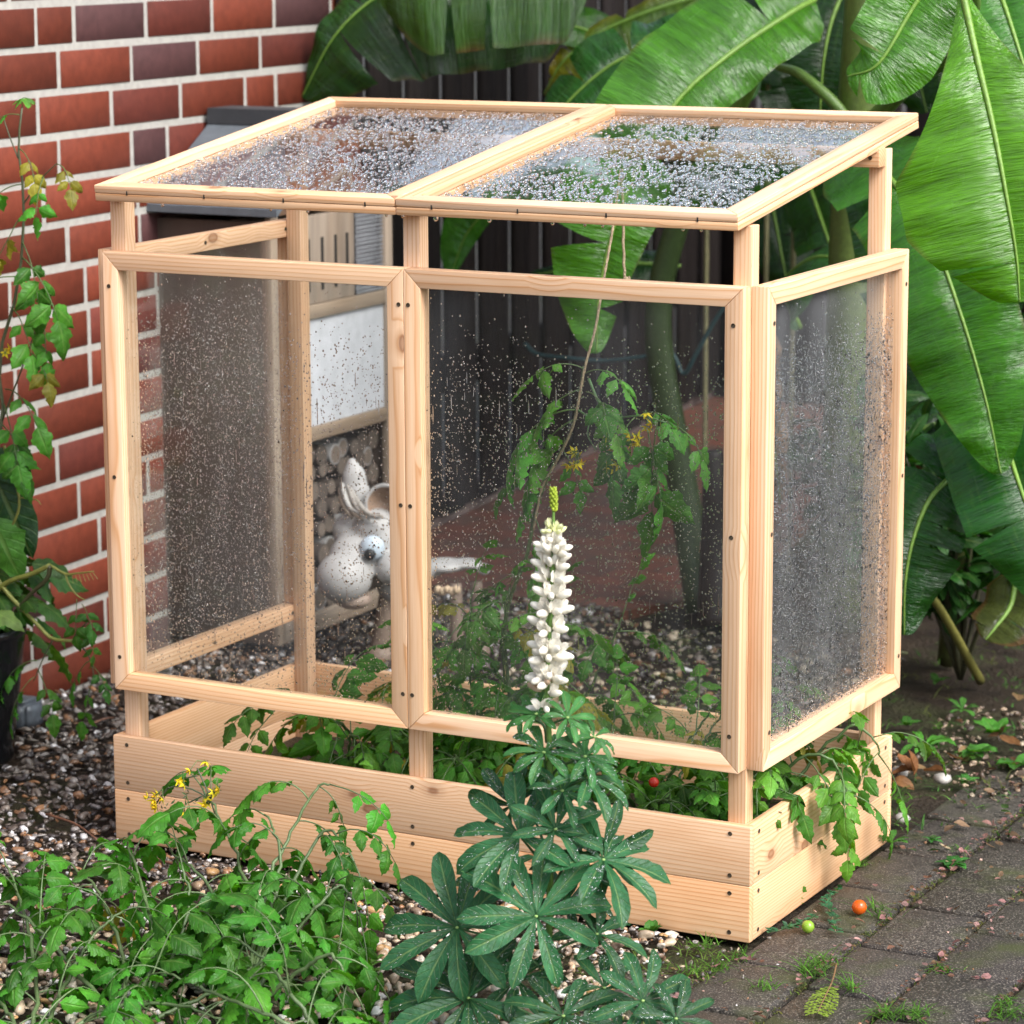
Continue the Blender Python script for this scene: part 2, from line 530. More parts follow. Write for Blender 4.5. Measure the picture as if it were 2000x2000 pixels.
def mat_soil():
    k = NT('wet_soil')
    tc = k.n('TexCoord').outputs['Object']
    a = k.noise(tc, 9, 5.0).outputs['Fac']; b = k.noise(tc, 120, 4.0).outputs['Fac']
    c = k.mix(k.n('MapRange', Value=a, From__Min=0.35, From__Max=0.65).outputs[0], (0.020, 0.014, 0.010), (0.042, 0.031, 0.021))
    c = k.mix(k.n('MapRange', Value=b, From__Min=0.58, From__Max=0.75, To__Max=0.7).outputs[0], c, (0.10, 0.075, 0.05))
    g = k.noise(tc, 3.1, 4.0).outputs['Fac']
    c = k.mix(k.n('MapRange', Value=g, From__Min=0.52, From__Max=0.68, To__Max=0.55).outputs[0], c, (0.045, 0.060, 0.020))
    nb = k.bump(k.math('ADD', b, k.math('MULTIPLY', a, 2.0)), 0.9, 0.012)
    return k.done(k.pbr(c, 0.55, nb, spec=0.2))


def mat_red_paving():
    k = NT('red_brick_paving')
    tc = k.n('TexCoord').outputs['Object']
    br = k.n('TexBrick', Color1=(0.17, 0.052, 0.030), Color2=(0.115, 0.048, 0.034), Mortar=(0.05, 0.04, 0.03), Scale=1.0, Mortar__Size=0.004, Brick__Width=0.2, Row__Height=0.1, Vector=tc)
    a = k.noise(tc, 7, 5.0).outputs['Fac']
    c = k.mix(k.n('MapRange', Value=a, From__Min=0.45, From__Max=0.7, To__Max=0.6).outputs[0], br.outputs[0], (0.075, 0.062, 0.045))
    return k.done(k.pbr(c, 0.42, k.bump(k.noise(tc, 150, 3.0).outputs['Fac'], 0.3, 0.004)))


def mat_paver():
    k = NT('concrete_paver')
    tc = k.n('TexCoord').outputs['Object']
    sp = k.noise(tc, 330, 2.0).outputs['Fac']; mo = k.noise(tc, 8, 4.0).outputs['Fac']; st = k.noise(tc, 30, 4.0).outputs['Fac']
    c = k.mix(1.0, k.attr('col').outputs['Color'], k.n('MapRange', Value=st, From__Min=0.3, From__Max=0.7, To__Min=0.7, To__Max=1.3).outputs[0], 'MULTIPLY')
    c = k.mix(k.n('MapRange', Value=sp, From__Min=0.57, From__Max=0.66).outputs[0], c, (0.20, 0.175, 0.145))
    c = k.mix(k.n('MapRange', Value=sp, From__Min=0.44, From__Max=0.36).outputs[0], c, (0.022, 0.018, 0.016))
    c = k.mix(k.n('MapRange', Value=mo, From__Min=0.53, From__Max=0.70, To__Max=0.75).outputs[0], c, (0.050, 0.058, 0.018))
    return k.done(k.pbr(c, k.n('MapRange', Value=mo, From__Min=0.35, From__Max=0.6, To__Min=0.38, To__Max=0.6).outputs[0], k.bump(k.math('ADD', sp, st), 0.6, 0.003), spec=0.3))


rng = np.random.default_rng(11)
g = Acc()
xs = np.concatenate([[-60, -12], np.linspace(-3, 4, 90), [12, 60]]); ys = np.concatenate([[-60, -12], np.linspace(-3, 6, 110), [16, 60]])
X, Y = np.meshgrid(xs, ys, indexing='ij'); n0, n1 = X.shape
Z = -0.016 + 0.007 * np.sin(X * 7.1 + 1.3) * np.cos(Y * 5.3) + 0.010 * (rng.random(X.shape) - .5)
Z[(X > -0.1) & (X < 1.3) & (Y > -0.12) & (Y < 0.72)] = -0.012
ids = np.arange(n0 * n1).reshape(n0, n1)
F = np.stack([ids[:-1, :-1], ids[1:, :-1], ids[1:, 1:], ids[:-1, 1:]], -1).reshape(-1, 4)
g.add(np.stack([X, Y, Z], -1).reshape(-1, 3), F)
structure(g.build('ground', mat_soil()), 'dark wet garden soil under everything')

# red paving beyond the cold frame
pv = Acc()
poly = [(-0.80, 2.05), (0.02, 1.98), (0.13, 2.22), (0.10, 2.55), (-0.30, 4.98), (-1.1, 4.98)]
pv.add([(x, y, 0.006) for x, y in poly] + [(x, y, -0.03) for x, y in poly], [tuple(range(6))] + [(i, i + 6, (i + 1) % 6 + 6, (i + 1) % 6) for i in range(6)])
structure(pv.build('terrace_paving', mat_red_paving(), smooth=False), 'wet red brick terrace behind the cold frame')

# dark concrete pavers right of the frame: columns run along the frame's side
pg = Acc()
offs = {0: 0.062, 1: 0.158, 2: 0.105, 3: 0.03, 4: 0.14, 5: 0.07, 6: 0.0, 7: 0.11, -1: 0.0, 8: 0.03}
for ci in range(0, 9):
    x0 = 1.055 + 0.145 * ci; y = -1.3 + offs[ci]
    yend = 0.93 - 0.03 * ci + (0.2 if ci % 2 else 0)
    if ci == 0: yend = -0.12
    while y < yend:
        if ci == 0 and y > -0.36: break
        h = -0.001 + rng.normal(0, 0.0018)
        cc = np.array([0.044, 0.039, 0.034]) * (0.8 + 0.4 * rng.random()) * np.array([1, 1 - 0.06 * rng.random(), 1 - 0.12 * rng.random()])
        sx, sy = rng.normal(0, .0025), rng.normal(0, .0025)
        ang = rng.normal(0, 0.010)
        if 1.19 < x0 < 1.21 and -0.05 < y < 0.62: ang = 0; h = -0.0025
        U = np.array([math.cos(ang), math.sin(ang), rng.normal(0, .006)]); V = np.array([-math.sin(ang), math.cos(ang), rng.normal(0, .006)])
        if ang == 0: U = np.array([1.0, 0, 0]); V = np.array([0, 1.0, 0])
        member(pg, (x0 + sx, y + sy, h - 0.05), V, U, np.array([0, 0, 1.0]), (0.004, 0.004, 0.209, 0.209), (0.004, 0.141), (0, 0.05), 0.006, cc, 2)
        y += 0.2135
structure(pg.build('paving', mat_paver()), 'dark concrete block paving')

# brick wall
TH = math.radians(93.5)
WA = np.array([-0.70, 0.70, 0.0]); WD = np.array([math.cos(TH), math.sin(TH), 0.0]); WN = np.array([math.sin(TH), -math.cos(TH), 0.0])
WEND = 1.40
bw = Acc(); rb = np.random.default_rng(3)
rows = {15: [.097, .237, .519, .797, 1.079, 1.356], 14: [.176, .455, .732, 1.011, 1.293], 13: [.095, .373, .653, .939, 1.082], 12: [.166, .449, .594, .873, 1.151],
        11: [.105, .466], 10: [.19], 9: [.251], 8: [-.02, .26], 7: [-.018], 6: [.053], 5: [.124], 4: [.2], 3: [.0, .275], 2: [.073], 1: [.006]}
pitch = 0.0888
zj = lambda i: 1.2315 + (i - 14) * pitch          # bed joint under course i
for i in range(-1, 30):
    j = list(rows.get(i, [rb.random() * .28]))
    while j[-1] < WEND - 0.02: j.append(j[-1] + (0.141 if rb.random() < .12 else 0.2805) + rb.normal(0, .002))
    while j[0] > -1.6: j.insert(0, j[0] - (0.141 if rb.random() < .12 else 0.2805) + rb.normal(0, .002))
    for a, b in zip(j, j[1:]):
        b = min(b, WEND + .006)
        if b - a < 0.03: continue
        q = rb.random()
        c = np.array([0.140, 0.031, 0.0165]) * (0.7 + 0.55 * rb.random())
        if q < .12: c = np.array([0.060, 0.026, 0.026]) * (0.85 + .4 * rb.random())
        elif q < .3: c = c * np.array([0.8, 0.85, 1.1])
        # colour differs along a brick where the kiln blackened it
        tw = rb.normal(0, 0.0009)
        member(bw, WA + WN * (-0.05 + rb.normal(0, .0008)), WD, np.array([0, 0, 1.0]), WN, (a + .0075, a + .0075 + tw, b - .0075, b - .0075 + tw), (zj(i) + .0078 + rb.normal(0, .0007), zj(i) + pitch - .0078 + rb.normal(0, .0007)), (0, 0.05), 0.0016, c, 1)
wall = bw.build('brick_wall', M['brick'])
tag(wall, 'red brick house wall with pale grey mortar joints', 'wall')
mo = Acc()
member(mo, WA + WN * -0.06, WD, np.array([0, 0, 1.0]), WN, (-1.75, -1.75, WEND, WEND), (-0.1, 2.6), (0, 0.0575), 0, np.array([0.36, 0.345, 0.315]))
mo.build('mortar', M['mortar'], wall, smooth=False)


# dark timber fences
def fence(name, O, D, Nn, length, bw_, label, seed):
    r = np.random.default_rng(seed); a = Acc(); x = 0.0; k = 0
    O, D, Nn = np.asarray(O, float), np.asarray(D, float), np.asarray(Nn, float); Zv = np.array([0, 0, 1.0])
    while x < length:
        dep = 0.016 if k % 2 else 0.0
        t = np.array([1, 1, 1]) * (0.75 + 0.6 * r.random())
        member(a, O + Nn * dep, Zv, D, Nn, (0.04, 0.04, 1.95, 1.95), (x + (0.006 if k % 2 else 0), x + bw_ - (0.012 if k % 2 else 0.004)), (0, 0.018), 0.0025, t, 1)
        x += bw_; k += 1
    o = a.build(name, M['fence'])
    tag(o, label, 'fence')
    ra = Acc()
    for z in (0.35, 1.5):
        member(ra, O - Nn * 0.045, D, Zv, Nn, (0, 0, length, length), (z, z + .09), (0, 0.04), 0.002, np.array([0.8, .8, .8]), 1)
    ra.build('rail', M['fence'], o)
    gb = Acc()
    member(gb, O - Nn * 0.06, D, Zv, Nn, (0, 0, length, length), (-0.02, 0.075), (0, 0.055), 0.004, np.array([12.0, 11.5, 11.0]), 1)
    gb.build('gravel_board', M['fence'], o)
    return o


FD = nrm(np.array([-0.111, 1.0, 0])); FN = np.array([FD[1], -FD[0], 0])
fence('board_fence', (-0.775, 2.06, 0), FD, FN, 2.95, 0.118, 'dark board fence running on from the end of the brick wall', 1)
fence('board_fence', (-1.2, 5.02, 0), (1.0, 0, 0), (0, -1.0, 0), 7.2, 0.125, 'dark board fence across the back behind the banana plants', 2)

# ================================================================== THE COLD FRAME
W_, D_, HB, HS = 1.2, 0.6116, 0.1893, 0.0927
PT, PS, TP = 0.0152, 0.031, 0.0277
ZB, ZT = 0.2759, 1.0293
RYF, RYB, RZF, RZB, RXL, RXR, RT = -0.0334, 0.7234, 1.1418, 1.2476, 0.0188, 1.1812, 0.0265
MW = 0.030
cf = empty('cold_frame', (0.6, 0.3, 0), 'pale larch cold frame with clear wet panes and a sloping two part lid', 'cold frame')


def part(acc, name, mat, parent=cf, smooth=True, label=None):
    o = acc.build(name, M[mat], parent, smooth)
    if label: o['label'] = label
    return o


def screw_mesh():
    a = Acc()
    lathe(a, (0, 0, 0), [(0.0036, 0.0001), (0.0036, 0.0007), (0.0030, 0.0008), (0.0024, 0.0002), (0.0001, 0.0001)], 12)
    box(a, (-0.0022, -0.0005, 0.0001), (0.0022, 0.0005, 0.0004))
    o = a.build('screw', M['screw']); me = o.data
    bpy.data.objects.remove(o); return me


SCREW = screw_mesh()


def screw(parent, p, n):
    o = bpy.data.objects.new('screw', SCREW); COL.objects.link(o); o.parent = parent
    org = np.zeros(3); q = parent
    while q is not None: org = org + np.array(q.location); q = q.parent
    o.location = tuple(np.asarray(p, float) - org)
    e = Vector(n).to_track_quat('Z', 'Y').to_euler(); o.rotation_euler = e
    return o


# bed: front and back planks cover the ends of the side planks
T = PT
for z0, z1 in ((0.0, HS), (HS, HB)):
    zs = (z0 + (0.001 if z0 == 0 else 0.0006), z1 - (0 if z0 else 0.0))
    a = Acc(); board(a, (0, 0, zs[0]), (W_, T, zs[1]), 0, 0.0018); fp = part(a, 'bed_plank', 'larch')
    for x in (0.029, 0.5965, 1.1655):
        for z in (z0 + 0.0145, z1 - 0.0145): screw(fp, (x, -0.0003, z), (0, -1, 0))
    a = Acc(); board(a, (0, D_ - T, zs[0]), (W_, D_, zs[1]), 0, 0.0018); part(a, 'bed_plank', 'larch')
    for x0, x1, sx in ((0.0005, T, -1), (W_ - T, W_ - 0.0005, 1)):
        a = Acc(); board(a, (x0, T + .0004, zs[0]), (x1, D_ - T - .0004, zs[1]), 1, 0.0016); sp_ = part(a, 'bed_plank', 'larch')
        for y in (T + 0.018, D_ - T - 0.018):
            for z in (z0 + 0.0145, z1 - 0.0145): screw(sp_, (W_ - 0.0002 if sx > 0 else 0.0002, y, z), (sx, 0, 0))


# posts (tops cut under the lid)
def lid_z(y): return RZF + (y - RYF) / (RYB - RYF) * (RZB - RZF) - RT / math.cos(math.radians(7.96)) - 0.002


for x0, y0 in ((T, T), (W_ - T - PS, T), (0.5965 - PS / 2, T), (T, D_ - T - 0.029), (W_ - T - PS, D_ - T - 0.029)):
    zt = lid_z(y0)
    a = Acc(); ex = 0.0002
    board(a, (x0 + ex, y0 + ex, 0.001), (x0 + PS - ex, y0 + 0.029 - ex, zt), 2, 0.0016); part(a, 'post', 'larch')
# crossbar under the lid, screwed to the back posts
yb = D_ - T - 0.029
a = Acc(); board(a, (T + .001, yb - 0.0295, 1.168), (W_ - T - .001, yb - 0.0003, 1.200), 0, 0.0015); cb = part(a, 'crossbar', 'larch')
for x in (0.032, W_ - 0.032): screw(cb, (x, yb - 0.0298, 1.184), (0, -1, 0))

dr = Acc()                                     # rain on the panes
drng = np.random.default_rng(21)
UX, UY, UZ = np.eye(3)


def panel(O, U, V, Wd, a, b, screws, pane_mat, dn, r0, r1, dens, name, flat=0.78):
    """Mitred frame with a pane set in its middle; drops sit on the outer face (towards Wd)."""
    acc = Acc(); frame(acc, O, U, V, Wd, a, b, MW, (0, TP)); fr = part(acc, name, 'larch')
    O, U, V, Wd = (np.asarray(x, float) for x in (O, U, V, Wd))
    p = Acc(); w0, w1 = 0.0115, 0.0131; m = MW - 0.004
    v = [O + U * x + V * y + Wd * w for w in (w0, w1) for x, y in ((m, m), (a - m, m), (a - m, b - m), (m, b - m))]
    p.add(v, [(3, 2, 1, 0), (4, 5, 6, 7), (0, 1, 5, 4), (1, 2, 6, 5), (2, 3, 7, 6), (3, 0, 4, 7)])
    p.build('pane', M[pane_mat], fr, False)
    drops(dr, O + U * MW + V * MW + Wd * (w1 + 0.0002), U, V, Wd, a - 2 * MW, b - 2 * MW, dn, r0, r1, drng, dens, flat)
    drops(dr, O + U * MW + V * MW + Wd * (w1 + 0.0002), U, V, Wd, a - 2 * MW, b - 2 * MW, int(dn / 110), 0.0007, 0.0013, drng, lambda u, v: v < .8, .5, stretch=11)
    for (x, y) in screws: screw(fr, O + U * x + V * y + Wd * (TP + 0.0003), Wd)
    return fr


YF = PT - TP
dens_front = lambda u, v: np.clip(1.25 - 1.5 * np.maximum(0, v - .72) / .28 - 0.1, 0.05, 1) * (0.55 + 0.45 * np.sin(u * 19 + np.sin(v * 5) * 1.5) ** 2)
xL, xM, xR = 0.0166, 0.5965, 1.1833
sz = (0.696, 0.371, 0.058)
panel((xL, PT, ZB), UX, UZ, -UY, xM - xL - .0004, ZT - ZB, [(0.012, s) for s in sz] + [(xM - xL - 0.0085, s) for s in sz], 'pane', 10500, 0.0007, 0.0018, dens_front, 'front_panel')
panel((xM + .0004, PT, ZB), UX, UZ, -UY, xR - xM - .0004, ZT - ZB, [(0.0085, s) for s in sz] + [(xR - xM - 0.016, s) for s in sz], 'pane', 11000, 0.0007, 0.0018, dens_front, 'front_panel')
SY1 = 0.609
dens_side = lambda u, v: np.clip(1.3 - 2.2 * np.maximum(0, v - .80) / .2, 0.04, 1) * (0.6 + 0.4 * np.sin(u * 17 + 1) ** 2)
panel((W_ - PT, PT + .0006, ZB), UY, UZ, UX, SY1 - PT, ZT - ZB, [(0.022, s) for s in sz] + [(SY1 - PT - 0.012, s) for s in sz], 'fog', 30000, 0.0009, 0.0020, dens_side, 'side_panel')
lp = panel((PT, PT + .0006, ZB), UY, UZ, -UX, SY1 - PT, ZT - ZB, [], 'pane', 16000, 0.0006, 0.0015, dens_side, 'side_panel')
for y in (0.05, 0.30, 0.565):
    for z in (ZT - 0.015, ZB + 0.015): screw(lp, (PT + .0003, y, z), (1, 0, 0))

# the two halves of the lid: two layers of battens with the pane between
SL = math.radians(7.956); LU = UX; LV = np.array([0, math.cos(SL), math.sin(SL)]); LN = np.array([0, -math.sin(SL), math.cos(SL)])
LL = 0.7641; lo_t = 0.0128
LO = np.array([0, RYF, RZF]) - LN * RT
dens_lid = lambda u, v: 0.35 + 0.65 * (np.sin(u * 5 + v * 9) * np.sin(u * 11 - v * 6 + 2) > -0.55)
for x0, x1 in ((RXL, 0.5945), (0.5953, RXR)):
    acc = Acc(); O = LO + UX * x0; wd = x1 - x0
    frame(acc, O, LU, LV, LN, wd, LL, 0.031, (0, lo_t))
    frame(acc, O, LU, LV, LN, wd, LL, 0.031, (lo_t + 0.0007, RT))
    lid = part(acc, 'lid', 'larch')
    p = Acc(); m = 0.0305; w0, w1 = lo_t - 0.0014, lo_t + 0.0002
    v = [O + LU * x + LV * y + LN * w for w in (w0, w1) for x, y in ((m, m), (wd - m, m), (wd - m, LL - m), (m, LL - m))]
    p.add(v, [(3, 2, 1, 0), (4, 5, 6, 7), (0, 1, 5, 4), (1, 2, 6, 5), (2, 3, 7, 6), (3, 0, 4, 7)])
    p.build('pane', M['pane'], lid, False)
    drops(dr, O + LU * .031 + LV * .031 + LN * (w1 + .0002), LU, LV, LN, wd - .062, LL - .062, 6300, 0.0012, 0.0044, drng, dens_lid, 0.68, 8)
    for xx in np.arange(x0 + 0.065, x1 - 0.03, 0.152):
        a = Acc(); c = LO + UX * xx + LN * lo_t - LV * 0.0004
        board(a, c - np.array([0.0013, 0.0006, 0.0012]), c + np.array([0.0013, 0.0006, 0.0060]), 2, 0.0003, (1, 1, 1)); part(a, 'staple', 'dark', lid)
# drops hanging from the lower edge of the lid
hang = Acc()
for xx, s in ((0.15, 1.0), (0.36, .8), (0.43, .9), (0.575, .8), (0.605, 1.), (0.665, 1.5), (0.76, 1.1), (0.87, 1.), (0.925, .9), (0.955, .9), (1.09, .9), (1.12, .8)):
    c = LO + UX * xx + LV * 0.004
    lathe(hang, c - np.array([0, 0, 0.0052 * s]), [(0.0003, -0.0008 * s), (0.0022 * s, 0.0006 * s), (0.0030 * s, 0.0026 * s), (0.0026 * s, 0.0046 * s), (0.0016 * s, 0.0056 * s), (0.0002, 0.0056 * s)], 10)
rd = dr.build('raindrops', M['water']); tag(rd, 'clear raindrops covering the panes and lid of the cold frame', 'raindrops', kind='stuff')
hd = hang.build('hanging_drops', M['water']); tag(hd, 'clear water drops hanging from the front edge of the lid', 'water drops', kind='stuff')

# soil in the bed
so = Acc(); xs = np.linspace(PT + .0005, W_ - PT - .0005, 60); ys = np.linspace(PT + .0005, D_ - PT - .0005, 36)
X, Y = np.meshgrid(xs, ys, indexing='ij'); Z = 0.048 + 0.012 * rng.random(X.shape); Z[:, [0, 1, -2, -1]] = .05; Z[[0, 1, -2, -1]] = .05
ids = np.arange(X.size).reshape(X.shape)
so.add(np.stack([X, Y, Z], -1).reshape(-1, 3), np.stack([ids[:-1, :-1], ids[1:, :-1], ids[1:, 1:], ids[:-1, 1:]], -1).reshape(-1, 4))
tag(so.build('bed_soil', mat_soil()), 'dark compost filling the bottom of the wooden bed', 'soil', kind='stuff')


# ================================================================== INSECT HOTEL AND ORNAMENT BEHIND THE FRAME
HX0, HX1, HY0, HY1 = -0.735, -0.45, 1.255, 1.735
ih = empty('insect_hotel', (-0.6, 1.5, 0), 'tall brown insect hotel with white board and log ends by the brick wall', 'insect hotel')


def hpart(name, mat, boards, parent=ih, smooth=True):
    a = Acc()
    for lo, hi, ax, *t in boards: board(a, lo, hi, ax, 0.0015, t[0] if t else None)
    return a.build(name, M[mat], parent, smooth)


hpart('side_panel', 'brown_ply', [((HX0, HY0 - .014, 0.03), (HX1 - .012, HY0, 0.945), 2)])
hpart('side_panel', 'brown_ply', [((HX0, HY1, 0.03), (HX1 - .012, HY1 + .014, 0.945), 2)])
hpart('back_panel', 'brown_ply', [((HX0 - .012, HY0, 0.03), (HX0, HY1, 0.945), 2)])
hpart('face_frame', 'old_wood', [((HX1 - .012, HY0 - .014, 0.03), (HX1 + .004, HY0 + .016, 0.955), 2), ((HX1 - .012, HY1 - .016, 0.03), (HX1 + .004, HY1 + .014, 0.955), 2),
                                 ((HX1 - .012, HY0 + .0165, 0.722), (HX1 + .003, HY1 - .0165, 0.752), 1), ((HX1 - .012, HY0 + .0165, 0.455), (HX1 + .003, HY1 - .0165, 0.485), 1), ((HX1 - .012, HY0 + .0165, 0.03), (HX1 + .003, HY1 - .0165, 0.07), 1)])
a = Acc(); box(a, (HX1 - .02, HY0 + .001, 0.486), (HX1 - .005, HY1 - .001, 0.7215), (0.47, 0.48, 0.51)); a.build('white_board', M['thing'], ih, False)
a = Acc(); ys_ = [HY0 + .017, 1.455, 1.505, 1.565, 1.598]
board(a, (HX1 - .12, HY0 + .017, 0.7525), (HX1 - .006, 1.598, 0.945), 2, 0.002, (.9, .92, .98))
sb = a.build('slotted_block', M['old_wood'], ih)
for y in (1.405, 1.462, 1.518, 1.567):
    a = Acc(); board(a, (HX1 - .0062, y - .006, 0.78), (HX1 - .0052, y + .006, 0.895), 2, 0.0004, (1, 1, 1)); a.build('slot_shade', M['dark'], sb)  # flat dark strip on the face, coloured as the shade inside a slot
# woven wire screen on the right
a = Acc()
for y in np.arange(1.604, HY1 - .017, 0.0085): tube(a, [(HX1 - .004 + .0012 * math.sin(i * 2.2), y + (.0025 if i % 2 else -.0025), 0.753 + i * .008) for i in range(25)], 0.0011, 4, (0.30, 0.31, 0.33))
for z in np.arange(0.757, 0.945, 0.009): tube(a, [(HX1 - .0036, 1.603, z), (HX1 - .0036, HY1 - .0165, z)], 0.0010, 4, (0.30, 0.31, 0.33))
a.build('wire_screen', M['thing'], ih)
a = Acc(); box(a, (HX1 - .06, 1.6, 0.753), (HX1 - .03, HY1 - .001, 0.945), (0.06, 0.06, 0.065)); a.build('screen_filling', M['thing'], ih, False)
# log ends
lr = np.random.default_rng(8); z = 0.095
while z < 0.44:
    y = HY0 + 0.03 + lr.random() * .02; rowr = 0.019 + 0.008 * lr.random()
    while y < HY1 - 0.03:
        r = rowr * (0.75 + 0.4 * lr.random())
        a = Acc(); ax = np.array([[0, 0, 1.0], [0, 1.0, 0], [-1.0, 0, 0]]).T
        dx = lr.random() * .02; bark = np.array([0.06, 0.045, 0.036]) * (.7 + .6 * lr.random()); face = np.array([0.115, 0.090, 0.072]) * (.7 + .7 * lr.random())
        if lr.random() < .12: bark = np.array([0.26, 0.25, 0.245])
        c0 = np.array([HX1 - .16, y, z + lr.normal(0, .004)])
        R3 = np.array([[0, 0, 1.0], [0, 1, 0], [-1, 0, 0]])
        lathe(a, c0, [(r, 0), (r, .145 - dx)], 16, bark, R3)
        lathe(a, c0, [(r * .995, .145 - dx), (r * .88, .1465 - dx), (r * .84, .146 - dx)], 16, bark, R3)
        lathe(a, c0, [(r * .84, .146 - dx), (r * .5, .1462 - dx), (r * .2, .1463 - dx), (.0004, .1463 - dx)], 16, face, R3)
        a.build('log', M['thing'], ih)
        y += r + rowr * 1.02
    z += rowr * 1.95
a = Acc(); box(a, (HX0, HY0 + .001, 0.07), (HX1 - .15, HY1 - .001, 0.455), (0.03, 0.024, 0.02)); a.build('log_backing', M['thing'], ih, False)
# gabled roof of grey felt
a = Acc(); ym = (HY0 + HY1) / 2; yo = 0.055; zr, ze = 1.145, 0.962
xa, xb = HX0 - .0, HX1 + .045
for s in (-1, 1):
    ye = HY0 - yo if s < 0 else HY1 + yo
    v = [(x, y, z_ + t) for t in (0, .016) for x in (xa, xb) for y, z_ in ((ye, ze), (ym, zr))]
    a.add(v, [(0, 2, 3, 1), (4, 5, 7, 6), (0, 1, 5, 4), (2, 6, 7, 3), (0, 4, 6, 2), (1, 3, 7, 5)], (0.10, 0.115, 0.13))
a.build('roof', M['thing'], ih, False)
a = Acc(); box(a, (xa, ym - .05, zr - .012), (xb + .004, ym + .05, zr + .022), (0.04, 0.045, 0.05)); a.build('ridge_cap', M['thing'], ih, False)
a = Acc()
gv = [(HX1 - .006, HY0 - .01, .956), (HX1 - .006, HY1 + .01, .956), (HX1 - .006, ym, zr - .006), (HX0, HY0 - .01, .956), (HX0, HY1 + .01, .956), (HX0, ym, zr - .006)]
a.add(gv, [(0, 1, 2), (5, 4, 3), (0, 3, 4, 1)], (0.17, 0.10, 0.065)); a.build('gable', M['thing'], ih, False)

# white donkey ornament
dk = empty('donkey_figurine', (-0.12, 1.36, 0), 'white donkey garden ornament with a big round nose and one goggle eye', 'ornament')
WH = (0.38, 0.37, 0.36); BG = (0.20, 0.145, 0.11)
dy = 1.34
dp = lambda u, v, o=0.0: at(u, v, dy + o)
RGT = np.array([math.cos(YAW), math.sin(YAW), 0]); FWD = np.array([-math.sin(YAW), math.cos(YAW), 0])


def blob(name, balls, mat, parent, col, vox=0.006):
    a = Acc()
    for c, r, *rt in balls: ball(a, c, r, 3, col, rt[0] if rt else None)
    o = a.build(name, M[mat], parent)
    md = o.modifiers.new('remesh', 'REMESH'); md.mode = 'VOXEL'; md.voxel_size = vox; md.use_smooth_shade = True
    sm = o.modifiers.new('smooth', 'SMOOTH'); sm.factor = 0.6; sm.iterations = 8
    o.data.materials[0] = mat_plain(name + '_paint', col, 0.55)
    return o


def oriented(c, a, b, c3):
    """rows: axes of an ellipsoid along the view's right, away and up"""
    return np.stack([RGT, FWD, np.array([0, 0, 1.0])])


RO = oriented(0, 0, 0, 0).T
nose_c = dp(672, 1128, -0.10)
body = blob('body', [(dp(712, 1062, .0), (0.066, 0.062, 0.062), RO), (dp(755, 1068, .0), (0.062, 0.058, 0.066), RO), (dp(692, 1090, -.05), (0.056, 0.055, 0.052), RO), (nose_c, (0.061, 0.06, 0.056), RO),
                     (dp(690, 1035, -.01), (0.046, 0.048, 0.040), RO), (dp(735, 1028, -.01), (0.052, 0.05, 0.040), RO), (dp(768, 1112, -.05), (0.038, 0.036, 0.036), RO), (dp(775, 1140, .02), (0.045, 0.05, 0.045), RO),
                     (dp(692, 938, -.01), (0.027, 0.020, 0.040), RO), (dp(694, 968, -.01), (0.034, 0.024, 0.045), RO), (dp(697, 1000, -.01), (0.030, 0.028, 0.038), RO), (dp(688, 912, -.01), (0.014, 0.012, 0.022), RO),
                     (dp(815, 1112, .08), (0.060, 0.06, 0.022), RO), (dp(868, 1104, .10), (0.05, 0.05, 0.015), RO), (dp(912, 1100, .12), (0.035, 0.04, 0.010), RO),
                     (dp(945, 1112, .12), (0.016, 0.02, 0.014), RO)], 'fur', dk, WH, 0.005)
blob('chin', [(dp(690, 1170, -.085), (0.042, 0.04, 0.022), RO)], 'fur', dk, (0.30, 0.225, 0.18))
e1 = blob('eye', [(dp(727, 1070, -.068), (0.027, 0.020, 0.028), RO)], 'fur', dk, (0.46, 0.53, 0.60), 0.003)
blob('pupil', [(dp(722, 1083, -.088), (0.0135, 0.008, 0.0135), RO)], 'fur', e1, (0.012, 0.012, 0.014), 0.002)
# the other ear is a cup turned to the viewer
ea = Acc(); eo = nrm(-FWD * .85 - RGT * .25 + UP * .15); ex_ = nrm(np.cross(UP, eo)); ey_ = np.cross(eo, ex_); R3 = np.stack([ex_, ey_, eo]).T
lathe(ea, dp(754, 985, -.01), [(.001, -.035), (.022, -.030), (.040, -.008), (.045, .012), (.043, .018), (.037, .014)], 28, WH, R3)
lathe(ea, dp(754, 985, -.01), [(.037, .014), (.030, -.004), (.018, -.016), (.001, -.020)], 28, (.27, .18, .125), R3)
ea.build('ear', M['fur'], dk)
a = Acc(); hr = np.random.default_rng(4)
for i in range(11):
    p0 = dp(664 + i * 2.0 + hr.normal(0, 2), 955 + i * 1.5 + hr.normal(0, 8), -.035); p3 = dp(690 + i * 6.5, 1006 + i * 1.2 + hr.normal(0, 4), -.062)
    tube(a, catmull([p0, .6 * p0 + .4 * p3 - UP * .012 - FWD * .014, p3], 10), np.array([.003, .005, .006, .0065, .0065, .006, .0055, .0045, .003, .0015]), 7, [(.20, .155, .115), (.36, .345, .325), (.31, .285, .255)][i % 3])
a.build('mane', M['fur'], dk)
